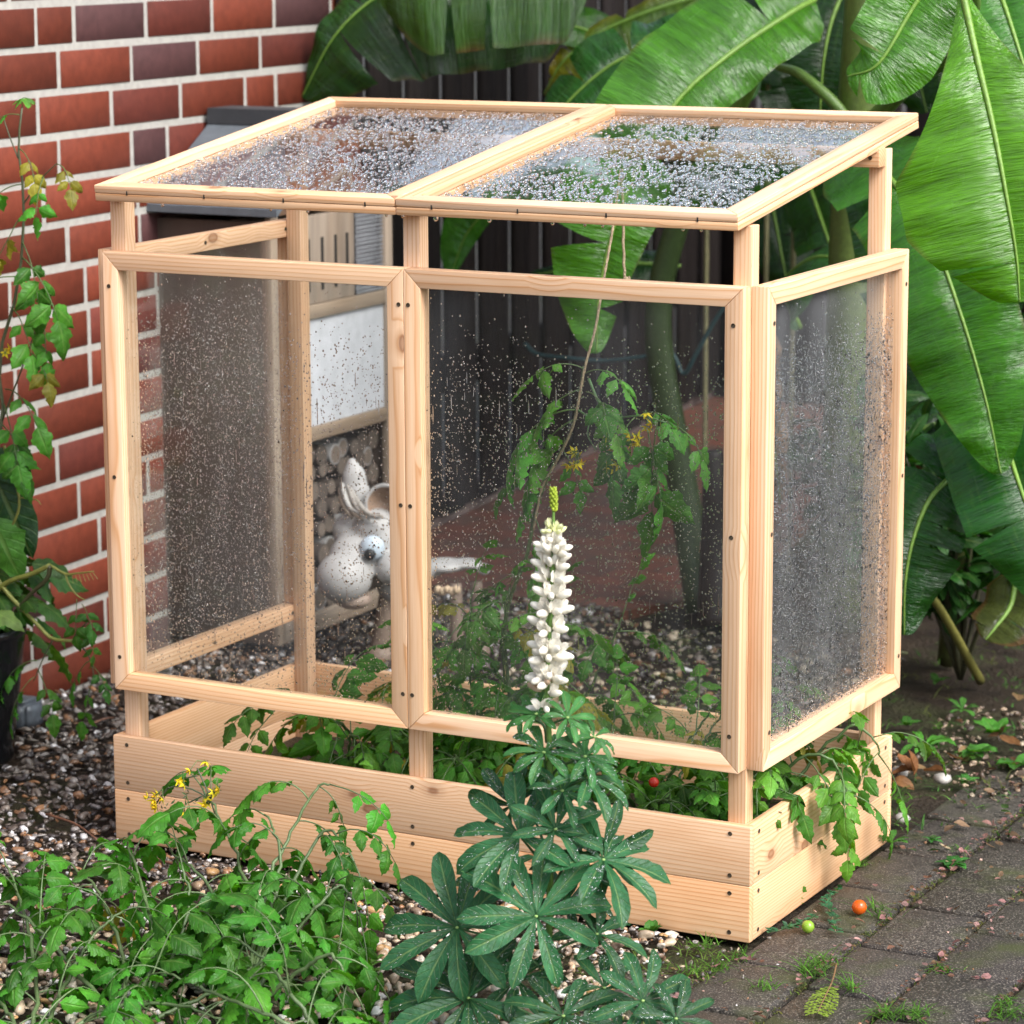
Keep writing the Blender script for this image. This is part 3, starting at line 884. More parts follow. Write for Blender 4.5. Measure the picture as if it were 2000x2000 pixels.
for (u0, v0, u1, v1, o0, r0, r1) in ((757, 1150, 742, 1278, .0, .016, .024), (800, 1150, 790, 1268, .07, .016, .022), (930, 1135, 936, 1256, .13, .013, .017), (890, 1140, 893, 1266, .08, .013, .017)):
    p0 = dp(u0, v0, o0); p1 = gz(u1, v1 + 6, 0); p1 = p0 + (dp(u1, v1, o0) - p0); p1[2] = 0.012
    a = Acc(); tube(a, catmull([p0, 0.5 * (p0 + p1), p1], 10), np.linspace(r0, r1, 10), 12, BG); lg = a.build('leg', M['fur'], dk)
    a = Acc(); lathe(a, p1 * np.array([1, 1, 0]), [(.001, .0), (r1 * 1.35, .0), (r1 * 1.4, .012), (r1 * 1.05, .032), (.001, .034)], 14, BG); a.build('hoof', M['fur'], lg)
a = Acc()
for i in range(5):
    ball(a, dp(856 + i * 9, 1152 + (i % 2) * 3, .02), (0.009, 0.009, 0.010), 2, (0.50, 0.37, 0.24))
a.build('collar_beads', M['thing'], dk)

# black glazed pot with a plant, cobble
pc = np.array([-0.545, 0.295, 0.0])
pot = Acc()
lathe(pot, pc, [(.001, .002), (.078, .002), (.082, .008), (.112, .245), (.115, .25), (.115, .262), (.112, .266), (.106, .264), (.104, .25), (.098, .225), (.001, .222)], 48, (0.012, 0.012, 0.014))
tag(pot.build('plant_pot', M['glossy'], origin=pc), 'tall glossy black plant pot by the brick wall', 'pot')
cb_ = Acc(); bm = bmesh.new(); bmesh.ops.create_cube(bm, size=1.0); bmesh.ops.bevel(bm, geom=list(bm.edges), offset=.14, segments=2, affect='EDGES'); bmesh.ops.subdivide_edges(bm, edges=list(bm.edges), cuts=2, use_grid_fill=True)
cr = np.random.default_rng(6); vv = np.array([v.co[:] for v in bm.verts]); ff = [tuple(v.index for v in f.verts) for f in bm.faces]; bm.free()
vv = vv * (1 + cr.normal(0, .02, vv.shape)) * np.array([.062, .07, .062]); cc0 = gz(45, 1418); cc0[2] = 0.026
cb_.add(vv + cc0, ff, (0.10, 0.115, 0.135)); tag(cb_.build('cobblestone', M['pebble'], origin=cc0 * np.array([1, 1, 0])), 'blue grey granite cobblestone beside the black pot', 'stone')

# ================================================================== GRAVEL
gr = np.random.default_rng(31)


def pebbles(acc, n, region, size, palette, z0=-0.006):
    v0, f0 = ico(2); nv = len(v0); k = 0
    tries = gr.random((n * 3, 2)); x = region[0] + tries[:, 0] * (region[1] - region[0]); y = region[2] + tries[:, 1] * (region[3] - region[2])
    ok = region[4](x, y); x, y = x[ok][:n], y[ok][:n]; n = len(x)
    s = size[0] + (size[1] - size[0]) * gr.random(n) ** 1.8
    ax = np.stack([s * (0.8 + .45 * gr.random(n)), s * (.65 + .35 * gr.random(n)), s * (.38 + .3 * gr.random(n))], 1)
    # lumpy: a few random planes push the surface in
    lump = np.ones((n, nv))
    for _ in range(7):
        d = gr.normal(size=(n, 3)); d /= np.linalg.norm(d, axis=1)[:, None]
        h = d @ v0.T; lump -= np.maximum(0, h - (.25 + .3 * gr.random((n, 1)))) * .9
    P = v0[None] * lump[..., None] * ax[:, None, :]
    a, b = gr.random(n) * 2 * PI, gr.normal(0, .45, n)
    ca, sa, cb2, sb2 = np.cos(a), np.sin(a), np.cos(b), np.sin(b)
    yz = P[..., 1] * cb2[:, None] - P[..., 2] * sb2[:, None]; zz = P[..., 1] * sb2[:, None] + P[..., 2] * cb2[:, None]
    xx = P[..., 0] * ca[:, None] - yz * sa[:, None]; yy = P[..., 0] * sa[:, None] + yz * ca[:, None]
    zc = z0 + ax[:, 2] * .55 + gr.random(n) * .010
    Q = np.stack([xx + x[:, None], yy + y[:, None], zz + zc[:, None]], -1)
    pal = np.array([p[1:] for p in palette]); w = np.array([p[0] for p in palette]); ci = gr.choice(len(pal), n, p=w / w.sum())
    c = pal[ci] * (.7 + .6 * gr.random((n, 1)))
    F = (f0[None] + (np.arange(n) * nv)[:, None, None]).reshape(-1, 3)
    acc.add(Q.reshape(-1, 3), F, np.repeat(np.clip(c, 0, .9), nv, axis=0))


DARKP = [(4, .085, .066, .055), (3, .14, .115, .095), (2.0, .045, .038, .037), (1.4, .20, .105, .055), (1.3, .30, .27, .25), (1.0, .52, .50, .50), (.5, .22, .11, .05)]
LIGHTP = [(4, .42, .33, .235), (3, .50, .44, .36), (2, .36, .25, .16), (1.2, .42, .25, .11), (1, .70, .68, .64), (1.2, .20, .14, .10)]
inbed = lambda x, y: (x > -0.012) & (x < 1.212) & (y > -0.012) & (y < 0.625)
wx = lambda x, y: x > -0.70 - 0.06 * (y - .7) + .01
ga = Acc()
pebbles(ga, 9500, (-0.80, 0.25, -0.95, 2.0, lambda x, y: ~inbed(x, y) & wx(x, y) & (np.hypot(x - pc[0], y - pc[1]) > .095) & (x < .02 + .25 * (y < -.05))), (.006, .018), DARKP)
pebbles(ga, 2600, (0.16, 1.10, -1.05, -0.02, lambda x, y: ~inbed(x, y) & (x - .16 + .10 * np.sin(y * 9) > .10 * gr.random(len(x)))), (.007, .020), LIGHTP)
pebbles(ga, 1300, (0.0, 1.06, -0.16, -0.005, lambda x, y: ~inbed(x, y)), (.004, .012), DARKP)
pebbles(ga, 1500, (0.0, 0.75, 0.66, 1.9, lambda x, y: ~inbed(x, y)), (.006, .020), DARKP + [(7, .34, .28, .20), (3, .13, .14, .06)])
tag(ga.build('gravel', M['pebble']), 'wet mixed gravel, dark by the wall and pale beige in front of the bed', 'gravel', kind='stuff')


# ================================================================== LEAVES
def leaflet(acc, P, T, N, L, Wd, curl=0.6, fold=-0.3, kind='tomato', col=(.05, .18, .03), nl=11, rng=None, twist=0.0):
    T = nrm(T); N = nrm(np.asarray(N) - T * (np.asarray(N) @ T)); B = np.cross(T, N)
    if twist: B, N = B * math.cos(twist) + N * math.sin(twist), N * math.cos(twist) - B * math.sin(twist)
    t = np.linspace(0, 1, nl)
    if kind == 'tomato':
        w = np.sin(PI * np.clip(t, 0, 1) ** 0.72) ** 0.85 * (1 - .25 * t); w[0] = .03; w[-1] = .0
    elif kind == 'lupin':
        w = (np.clip(t, 0, 1) ** 0.75) * np.sqrt(np.clip(1 - ((t - .62) / .42) ** 2, 0, 1)) if False else np.interp(t, [0, .15, .4, .62, .8, .93, 1], [.05, .32, .78, 1, .88, .5, .03])
    elif kind == 'round':
        w = np.sin(PI * t ** .85) ** .7
    else:
        w = np.interp(t, [0, .25, .6, 1], [.25, 1, .7, .02])
    s = np.array([-1, -.55, 0, .55, 1.0])
    th = curl * t ** 1.2
    X = np.concatenate([[0], np.cumsum(np.cos(th[:-1]))]) / (nl - 1) * L; Y = np.concatenate([[0], np.cumsum(np.sin(th[:-1]))]) / (nl - 1) * L
    cen = P + X[:, None] * T - Y[:, None] * N
    nn = np.cos(th)[:, None] * N + np.sin(th)[:, None] * T
    wid = (w * Wd / 2)[:, None] * s[None]
    if kind == 'tomato':
        lob = 1 + .13 * np.sin(t * 2 * PI * 2.6 + 1.9) * np.clip(t * 4, 0, 1); saw = np.where(np.arange(nl) % 2 == 0, 1.06, 0.93) * lob; saw[0] = saw[-1] = 1
        wid *= np.where(np.abs(s) == 1, saw[:, None], 1 + (saw[:, None] - 1) * .5)
    wav = 0.0 if rng is None else (rng.random((nl, 5)) - .5) * .16 * Wd * np.abs(s)[None]
    V = cen[:, None, :] + wid[..., None] * B + ((fold * np.abs(wid)) + wav)[..., None] * nn[:, None, :]
    f = []
    for i in range(nl - 1):
        for j in range(4):
            a = i * 5 + j; f.append((a, a + 1, a + 6, a + 5))
    c = np.asarray(col) if rng is None else np.asarray(col) * (0.9 + .2 * rng.random())
    uv = np.stack([np.repeat(t, 5), np.tile(s, nl), np.full(nl * 5, 0.0 if rng is None else rng.random())], 1)
    acc.add(V.reshape(-1, 3), np.array(f), c, uv)
    return V


UP = np.array([0, 0, 1.0])


def tint(rng, base, yellow=0.04):
    c = np.asarray(base) * (0.55 + .75 * rng.random()) * np.array([.85 + .4 * rng.random(), 1, .8 + .5 * rng.random()])
    if rng.random() < yellow: c = np.array([.30, .27, .03]) * (.6 + .5 * rng.random())
    return c


def compound(leaf, stem, P, D, L, rng, base, pairs=3, droop=1.0, lf=0.40, wide=0.62, yellow=.03, stemcol=(.07, .12, .03)):
    P = np.asarray(P, float); d = nrm(D); pts = [P]; ds = [d]; n = 9
    for i in range(n):
        d = nrm(d + np.array([0, 0, -droop * .16]) + rng.normal(0, .05, 3)); pts.append(pts[-1] + d * L / n); ds.append(d)
    tube(stem, pts, np.linspace(.0016, .0007, n + 1) * (L / .16) ** .5, 5, np.asarray(stemcol) * (.8 + .5 * rng.random()))
    idx = {1: [5], 2: [4, 7], 3: [3, 5, 7], 4: [3, 5, 6, 8]}[pairs]
    c0 = tint(rng, base, yellow)
    for k, i in enumerate(idx):
        p, d = pts[i], ds[i]
        sd = np.cross(d, UP); sd = nrm(sd if np.linalg.norm(sd) > .1 else rng.normal(size=3)); N = np.cross(sd, d)
        for sg in (-1, 1):
            l = L * lf * (0.55 + .5 * (i / 9)) * (.75 + .5 * rng.random()); dr = nrm(sd * sg * .9 + d * (.25 + .5 * rng.random()) + N * rng.normal(.05, .15) - UP * .30)
            q = p + dr * .10 * l; tube(stem, [p, q], .0006, 4, stemcol, False)
            leaflet(leaf, q, dr, N + rng.normal(0, .35, 3), l, l * wide * (.85 + .3 * rng.random()), .5 + 1.0 * rng.random(), -.3 - .4 * rng.random(), 'tomato', c0 * (.82 + .36 * rng.random()), 15, rng)
    d = ds[-1]; sd = nrm(np.cross(d, UP) + 1e-3); N = np.cross(sd, d)
    leaflet(leaf, pts[-1], d, N + rng.normal(0, .3, 3), L * lf * 1.15, L * lf * 1.15 * wide, .4 + .8 * rng.random(), -.3, 'tomato', c0, 15, rng)


def blossom(petal, stem, P, rng, n=3, col=(.88, .72, .03), r=.012):
    for _ in range(n):
        q = P + rng.normal(0, .008, 3); d = nrm(rng.normal(0, .7, 3) + np.array([-.25, -.5, -.45])); tube(stem, [P + np.array([0, 0, .012]), q], .0008, 4, (.08, .13, .03), False)
        e1 = nrm(np.cross(d, rng.normal(size=3))); e2 = np.cross(d, e1)
        for k in range(5):
            a = k * 2 * PI / 5; t = nrm(math.cos(a) * e1 + math.sin(a) * e2 + d * .25)
            leaflet(petal, q, t, d, r * (.8 + .4 * rng.random()), r * .42, -.9, .2, 'petal', col, 5)
        ball(petal, q + d * .004, (.0022, .0022, .0045), 1, (.75, .45, .02), np.stack([e1, e2, d]).T)
        for k in range(5):
            a = k * 2 * PI / 5 + .6; t = nrm(math.cos(a) * e1 + math.sin(a) * e2 - d * .2)
            leaflet(petal, q, t, d, r * .6, r * .16, .3, .0, 'petal', (.07, .14, .03), 4)


TOM = (0.060, 0.21, 0.022)
tomatoes_group = 'tomato plants'


def plant(name, origin, label, cat, group=None):
    return empty(name, origin, label, cat, group)


def tomato(origin, stems, seed, label, base=TOM, step=0.06, L=(.10, .17), pairs=3, droop=1.0, flowers=(), stemr=.0042, extra=(), yellow=.03, lf=.40, stemcol=(.075, .13, .04), spread=1.0, clamp=None):
    r = np.random.default_rng(seed); root = plant('tomato_plant', origin, label, 'tomato plant', None)
    lv, st, pe = Acc(), Acc(), Acc()
    for sp in stems:
        pts = catmull(sp, 26); ln = np.linalg.norm(np.diff(pts, axis=0), axis=1).sum()
        pts = pts + r.normal(0, .0015, pts.shape)
        tube(st, pts, np.linspace(stemr, stemr * .4, 26), 7, np.asarray(stemcol) * (.8 + .4 * r.random()))
        d = step * (.3 + r.random()); k = r.random() * 6
        cum = np.concatenate([[0], np.cumsum(np.linalg.norm(np.diff(pts, axis=0), axis=1))])
        while d < ln:
            i = min(int(np.searchsorted(cum, d)), 25); T = nrm(pts[min(i + 1, 25)] - pts[max(i - 1, 0)])
            k += 2.4; e1 = nrm(np.cross(T, [.31, .77, .54])); e2 = np.cross(T, e1)
            D = nrm(spread * (math.cos(k) * e1 + math.sin(k) * e2) + T * .45 + np.array([0, 0, .25]))
            compound(lv, st, pts[i], D, (L[0] + (L[1] - L[0]) * r.random()) * (1 - .35 * d / ln), r, base, pairs, droop, lf, yellow=yellow, stemcol=stemcol)
            d += step * (.7 + .6 * r.random())
        compound(lv, st, pts[-1], nrm(pts[-1] - pts[-3]), L[0] * .8, r, np.asarray(base) * 1.25, 2, droop * .6, lf, yellow=0, stemcol=stemcol)
    for P, D, l in extra: compound(lv, st, P, D, l, r, base, pairs, droop, lf, yellow=yellow)
    for P, n in flowers: blossom(pe, st, np.asarray(P), r, n)
    if clamp is not None:                                # leaves inside the bed stay behind its planks
        for acc in (lv, st):
            for v in acc.V:
                low = v[:, 2] < HB + .006
                v[low, 1] = np.clip(v[low, 1], PT + .003, D_ - PT - .003); v[low, 0] = np.minimum(np.maximum(v[low, 0], PT + .003), clamp)
                if clamp > 2:
                    side = low & (v[:, 0] > W_ - PT - .003) & (v[:, 0] < W_ + .004); v[side, 0] = np.where(v[side, 2] > .15, W_ + .005, W_ - PT - .004)
    st.build('stem', M['stem'], root)
    lv.build('foliage', M['leaf'], root)
    if pe.n: pe.build('blossom', M['petal'], root)
    return root


# ------------------------------------------------------------------ banana plants
def banana_leaf(root, pts, wl, wr, seed, hint=(0.35, -0.75, 0.6), dl=0.35, dr=0.35, col=(.055, .20, .016), tears=2, ripple=.010, burn=0.0, prof=1.0, rib=.0072, slant=.06, rise=.13, yel=0.0):
    r = np.random.default_rng(seed); n = 72
    c = catmull(pts, n); T = np.gradient(c, axis=0); L = np.linalg.norm(np.diff(c, axis=0), axis=1).sum(); T /= np.linalg.norm(T, axis=1)[:, None]
    h = nrm(hint); N = h - (T @ h)[:, None] * T; N /= np.linalg.norm(N, axis=1)[:, None]; S = np.cross(T, N)
    t = np.linspace(0, 1, n)
    w = np.clip(t / rise, 0, 1) ** (.55 if rise < .2 else 1.3) * np.clip((1 - t) / .34, 0, 1) ** .62 * prof
    acc = Acc(); ns = 14
    for side, W, droop in ((-1, wl, dl), (1, wr, dr)):
        cuts = np.sort(np.concatenate([[0.0, 1.0], .2 + .72 * r.random(tears)])) if tears else np.array([0., 1.])
        ph = r.random() * 9
        for a, b in zip(cuts, cuts[1:]):
            if b - a < .015: continue
            m = max(6, int((b - a) * n * 1.4)); x = np.linspace(0, 1, m); s = np.linspace(0, 1, ns)
            gap = min(.020 + .02 * r.random(), (b - a) * .12)
            tt = a + (b - a) * x[:, None] + s[None] ** 1.5 * gap * np.where(x < .5, (1 - 2 * x), -(2 * x - 1))[:, None] * np.where((x < .5) & (a == 0) | (x >= .5) & (b == 1), 0, 1)[:, None]
            tpos = np.clip(tt + slant * s[None] * W / L * 1.2, 0, 1)
            g = lambda A: np.stack([np.interp(tpos, t, A[:, i]) for i in range(3)], -1)
            cc, SS, NN = g(c), g(S), g(N)
            ww = np.interp(np.clip(tt, 0, 1), t, w) * W
            dd = droop + r.normal(0, .10)
            ang = (-.30 + (dd + .30) * (1.9 * s[None] - .9 * s[None] ** 2))
            ds = 1.0 / (ns - 1)
            hx = np.concatenate([np.zeros((1, 1)), np.cumsum(np.cos(ang[:, :-1]), 1) * ds], 1); hz = np.concatenate([np.zeros((1, 1)), np.cumsum(np.sin(ang[:, :-1]), 1) * ds], 1)
            rp = ripple * (np.sin(tt * L * 62 + ph + s[None] * 2) * .45 + np.sin(tt * L * 23 + ph * 2) * .9) * s[None] ** 1.2 * np.clip(ww / (.3 * W), 0, 1)
            P = cc + SS * (side * hx * ww)[..., None] - NN * (hz * ww - rp)[..., None]
            f = []
            for i in range(m - 1):
                for j in range(ns - 1):
                    q = i * ns + j; f.append((q, q + 1, q + ns + 1, q + ns) if side > 0 else (q, q + ns, q + ns + 1, q + 1))
            cl = np.broadcast_to(np.asarray(col, float), (m, ns, 3)).copy()
            edge = np.clip((s[None] - (1 - burn) - .05 * np.sin(tt * L * 40)) * 9, 0, 1)[..., None] if burn else np.zeros((m, ns, 1))
            cl = cl * (1 - edge) + np.array([.10, .055, .022]) * edge
            if yel:
                ye = np.clip(yel * (s[None] * .6 + np.clip((tt - .55) * 2.2, 0, 1)), 0, .95)[..., None]; cl = cl * (1 - ye) + np.array([.30, .24, .015]) * ye
                be = np.clip((tt - .86) * 9, 0, 1)[..., None]; cl = cl * (1 - be) + np.array([.08, .045, .02]) * be
            uv = np.stack([tt * L + seed, np.broadcast_to(s[None], tt.shape), np.full(tt.shape, side * .37 + seed * .13)], -1)
            acc.add(P.reshape(-1, 3), np.array(f), cl.reshape(-1, 3), uv.reshape(-1, 3))
    lf = acc.build('leaf', M['banana'], root)
    ra = Acc(); tube(ra, c + N * rib * .25, np.linspace(rib, rib * .15, n), 8, np.array([.15, .27, .04]))
    ra.build('midrib', M['stem'], lf)
    return lf


def stalk(root, pts, r0, r1, col, name='stalk', n=24, ns=10):
    a = Acc(); tube(a, catmull(pts, n), np.linspace(r0, r1, n), ns, col); return a.build(name, M['stem'], root)


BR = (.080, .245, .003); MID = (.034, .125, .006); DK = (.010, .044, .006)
b1 = plant('banana_plant', gz(1372, 1192), 'banana plant with a leaning mossy green stem seen through the front pane', 'banana plant', 'banana plants behind the frame')
stalk(b1, [gz(1372, 1195), at(1335, 960, 2.12), at(1285, 640, 2.1), at(1330, 420, 2.1), at(1420, 250, 2.1)], .040, .022, (.035, .060, .016), 'pseudostem')
stalk(b1, [at(1420, 260, 2.1), at(1500, 100, 2.0), at(1572, 12, 1.85)], .018, .010, (.11, .20, .03))
banana_leaf(b1, [at(1590, 0, 1.85), at(1540, 28, 1.75), at(1420, 110, 1.6), at(1310, 215, 1.5), at(1215, 400, 1.42), at(1172, 560, 1.40), at(1165, 690, 1.40)], .085, .145, 1, (.35, -.85, .35), .15, .20, (.055, .20, .006), 2, .013, .012)
banana_leaf(b1, [at(1470, 60, 2.3), at(1400, 75, 2.2), at(1290, 92, 2.1), at(1190, 130, 2.05), at(1090, 225, 2.0), at(1050, 330, 2.0)], .17, .10, 2, (.1, -.75, .5), .75, .5, (.028, .115, .022), 3, .014)
banana_leaf(b1, [at(1420, -20, 2.6), at(1300, 12, 2.5), at(1180, 60, 2.45), at(1105, 115, 2.4), at(1062, 185, 2.4)], .16, .03, 3, (.0, -.95, .25), .35, .2, (.075, .17, .018), 4, .012, 0.10, yel=.85)
banana_leaf(b1, [at(1200, 95, 2.5), at(1150, 62, 2.45), at(1095, 45, 2.4), at(1030, 28, 2.4)], .055, .065, 4, (.2, -.8, .5), .2, .3, MID, 0, .004, rib=.005)
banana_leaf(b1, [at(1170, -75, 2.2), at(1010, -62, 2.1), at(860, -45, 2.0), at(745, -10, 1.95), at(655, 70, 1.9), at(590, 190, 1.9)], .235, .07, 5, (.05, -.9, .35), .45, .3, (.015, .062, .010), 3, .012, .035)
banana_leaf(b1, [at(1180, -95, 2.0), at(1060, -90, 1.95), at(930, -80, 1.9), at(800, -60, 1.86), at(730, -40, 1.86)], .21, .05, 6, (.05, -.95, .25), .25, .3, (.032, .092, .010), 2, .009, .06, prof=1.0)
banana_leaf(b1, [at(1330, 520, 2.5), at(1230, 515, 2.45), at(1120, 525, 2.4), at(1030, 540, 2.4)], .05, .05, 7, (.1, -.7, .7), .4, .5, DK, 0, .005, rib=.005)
banana_leaf(b1, [at(985, 330, 2.35), at(960, 395, 2.3), at(910, 460, 2.3), at(880, 540, 2.3)], .03, .07, 8, (.3, -.8, .4), .3, .3, (.045, .17, .02), 0, .004, rib=.004)
b2 = plant('banana_plant', gz(1660, 1240), 'tall banana plant with the brightest broad leaves on the right of the frame', 'banana plant', 'banana plants behind the frame')
stalk(b2, [gz(1640, 1215), at(1655, 800, 1.95), at(1668, 400, 1.95), at(1690, 60, 1.95), at(1700, -160, 1.95)], .055, .045, (.085, .125, .022), 'pseudostem')
stalk(b2, [at(1670, 330, 1.95), at(1650, 230, 1.9), at(1570, 150, 1.9), at(1520, 130, 2.0)], .016, .009, (.09, .16, .03))
stalk(b2, [at(1680, 260, 1.95), at(1770, 170, 1.75), at(1850, 110, 1.6), at(1900, 20, 1.4), at(1890, -60, 1.25)], .020, .012, (.10, .19, .03))
banana_leaf(b2, [at(1868, -70, 1.10), at(1905, 100, 1.05), at(1940, 250, 1.02), at(1965, 380, 1.0), at(1985, 500, 1.0), at(1992, 590, 1.0)], .195, .19, 9, (.30, -.75, .60), .18, .35, BR, 1, .012, .012, rise=.48)
banana_leaf(b2, [at(1900, -170, 1.5), at(1850, -90, 1.4), at(1780, 20, 1.35), at(1715, 125, 1.3), at(1655, 150, 1.3)], .10, .085, 10, (.45, -.8, .30), .15, .25, (.055, .20, .004), 1, .008)
banana_leaf(b2, [at(1660, 250, 1.6), at(1735, 345, 1.45), at(1812, 445, 1.35), at(1875, 610, 1.28), at(1925, 780, 1.26), at(1955, 925, 1.26)], .11, .125, 11, (.25, -.85, .45), .2, .3, (.040, .165, .006), 1, .013, .012)
banana_leaf(b2, [at(1890, -150, 1.7), at(1950, -20, 1.6), at(2000, 130, 1.55), at(2040, 260, 1.55)], .09, .10, 12, (.3, -.8, .4), .2, .4, (.045, .18, .016), 0, .006)
banana_leaf(b2, [at(1720, 300, 1.7), at(1752, 420, 1.62), at(1772, 560, 1.6), at(1772, 680, 1.6)], .11, .10, 13, (.35, -.85, .35), .25, .3, (.022, .095, .012), 1, .010)
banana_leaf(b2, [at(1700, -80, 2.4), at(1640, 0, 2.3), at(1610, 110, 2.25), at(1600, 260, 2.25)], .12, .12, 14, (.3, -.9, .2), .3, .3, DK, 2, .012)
banana_leaf(b2, [at(1560, 640, 2.3), at(1530, 560, 2.2), at(1590, 505, 2.1), at(1660, 520, 2.05), at(1700, 590, 2.05)], .07, .06, 15, (.2, -.6, .8), .4, .5, (.030, .12, .02), 0, .006)
b3 = plant('banana_plant', gz(1860, 1270), 'low young banana plant with dark glossy leaves hanging to the ground at the right edge', 'banana plant', 'banana plants behind the frame')
stalk(b3, [gz(1850, 1290), at(1868, 1100, 1.75), at(1895, 900, 1.7), at(1905, 780, 1.6)], .022, .013, (.06, .075, .02), 'pseudostem')
stalk(b3, [gz(1915, 1330), at(1830, 1180, 1.4), at(1790, 1150, 1.35)], .010, .006, (.16, .15, .035))
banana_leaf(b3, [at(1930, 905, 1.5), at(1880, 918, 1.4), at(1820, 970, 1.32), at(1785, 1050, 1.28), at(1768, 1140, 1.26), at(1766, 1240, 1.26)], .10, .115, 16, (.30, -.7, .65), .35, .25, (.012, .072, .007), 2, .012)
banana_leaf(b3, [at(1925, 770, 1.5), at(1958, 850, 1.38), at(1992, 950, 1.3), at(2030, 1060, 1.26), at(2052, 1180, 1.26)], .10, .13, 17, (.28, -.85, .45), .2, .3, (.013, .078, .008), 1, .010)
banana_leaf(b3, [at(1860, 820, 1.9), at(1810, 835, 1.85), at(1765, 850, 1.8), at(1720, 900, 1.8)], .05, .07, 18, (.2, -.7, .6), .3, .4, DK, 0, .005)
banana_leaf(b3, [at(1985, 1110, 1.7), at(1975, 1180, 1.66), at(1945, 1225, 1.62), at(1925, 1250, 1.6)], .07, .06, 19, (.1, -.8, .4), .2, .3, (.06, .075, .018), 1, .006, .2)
b4 = plant('banana_plant', (1.35, 3.6, 0), 'banana plants in deep shade filling the back between the fence and the tall one', 'banana plant', 'banana plants behind the frame')
br4 = np.random.default_rng(77)
stalk(b4, [(1.35, 3.6, 0), (1.34, 3.6, .8), (1.4, 3.55, 1.5)], .06, .045, (.05, .07, .02), 'pseudostem')
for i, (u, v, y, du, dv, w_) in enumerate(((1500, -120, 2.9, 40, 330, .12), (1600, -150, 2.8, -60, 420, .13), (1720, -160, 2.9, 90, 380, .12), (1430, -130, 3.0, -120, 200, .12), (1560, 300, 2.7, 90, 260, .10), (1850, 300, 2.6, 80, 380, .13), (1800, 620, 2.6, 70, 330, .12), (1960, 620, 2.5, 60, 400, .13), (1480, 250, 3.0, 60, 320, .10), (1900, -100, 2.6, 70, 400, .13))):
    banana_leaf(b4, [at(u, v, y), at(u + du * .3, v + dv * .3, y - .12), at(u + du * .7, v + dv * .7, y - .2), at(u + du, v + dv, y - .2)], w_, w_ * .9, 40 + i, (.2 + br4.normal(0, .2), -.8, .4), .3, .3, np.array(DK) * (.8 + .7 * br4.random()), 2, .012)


cr_ = np.random.default_rng(17)  # leaves added overhead, out of view, to keep sky light off the background
for i, (x, y, z, a_, own) in enumerate(((.0, 2.6, 1.9, 2.6, b1), (.2, 2.3, 2.1, 1.3, b1), (-.2, 2.9, 2.0, 4.0, b1), (.3, 2.6, 2.2, 5.4, b1), (.9, 2.2, 2.0, .6, b2), (1.0, 2.4, 2.2, 1.9, b2), (.8, 2.5, 2.1, 3.2, b2), (1.1, 2.2, 2.3, 4.8, b2), (1.4, 2.9, 2.2, .3, b4), (1.4, 3.2, 2.1, 1.6, b4), (1.2, 3.4, 2.2, 2.8, b4), (1.6, 3.2, 2.3, 4.4, b4), (1.9, 2.6, 2.0, 5.6, b4), (1.9, 2.3, 2.1, .9, b4), (2.2, 2.9, 2.1, 2.2, b4), (.5, 3.2, 2.1, 3.6, b4))):
    d = np.array([math.cos(a_), math.sin(a_), 0]); p = np.array([x, y, z])
    banana_leaf(own, [p, p + d * .35 + UP * .12, p + d * .75 + UP * .08, p + d * 1.1 - UP * .12], .20, .20, 80 + i, (0, 0, 1), .35, .35, np.array(MID) * (.7 + .6 * cr_.random()), 2, .012)


# dark evergreen shrubs in the shade under the banana leaves
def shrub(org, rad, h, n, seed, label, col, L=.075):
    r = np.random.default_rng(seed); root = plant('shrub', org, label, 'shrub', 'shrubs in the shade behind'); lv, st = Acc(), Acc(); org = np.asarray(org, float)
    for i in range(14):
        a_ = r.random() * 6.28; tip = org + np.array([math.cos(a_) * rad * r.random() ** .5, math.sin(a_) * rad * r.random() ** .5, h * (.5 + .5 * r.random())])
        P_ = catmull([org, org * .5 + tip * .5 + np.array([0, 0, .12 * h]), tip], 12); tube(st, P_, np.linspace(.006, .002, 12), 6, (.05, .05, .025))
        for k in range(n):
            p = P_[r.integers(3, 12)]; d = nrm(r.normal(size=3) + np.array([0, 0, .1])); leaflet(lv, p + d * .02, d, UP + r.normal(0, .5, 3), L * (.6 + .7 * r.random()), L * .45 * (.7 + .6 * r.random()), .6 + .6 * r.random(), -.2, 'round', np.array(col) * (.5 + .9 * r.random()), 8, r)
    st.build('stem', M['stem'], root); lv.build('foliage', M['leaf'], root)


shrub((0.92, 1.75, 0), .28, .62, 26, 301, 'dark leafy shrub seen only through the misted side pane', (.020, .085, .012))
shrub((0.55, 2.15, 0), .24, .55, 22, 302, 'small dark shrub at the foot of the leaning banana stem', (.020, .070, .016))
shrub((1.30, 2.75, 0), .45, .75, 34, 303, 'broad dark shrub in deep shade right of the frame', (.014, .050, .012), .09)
shrub((1.75, 3.1, 0), .45, .85, 34, 304, 'dark shrub at the far right behind the young banana plant', (.012, .044, .011), .09)

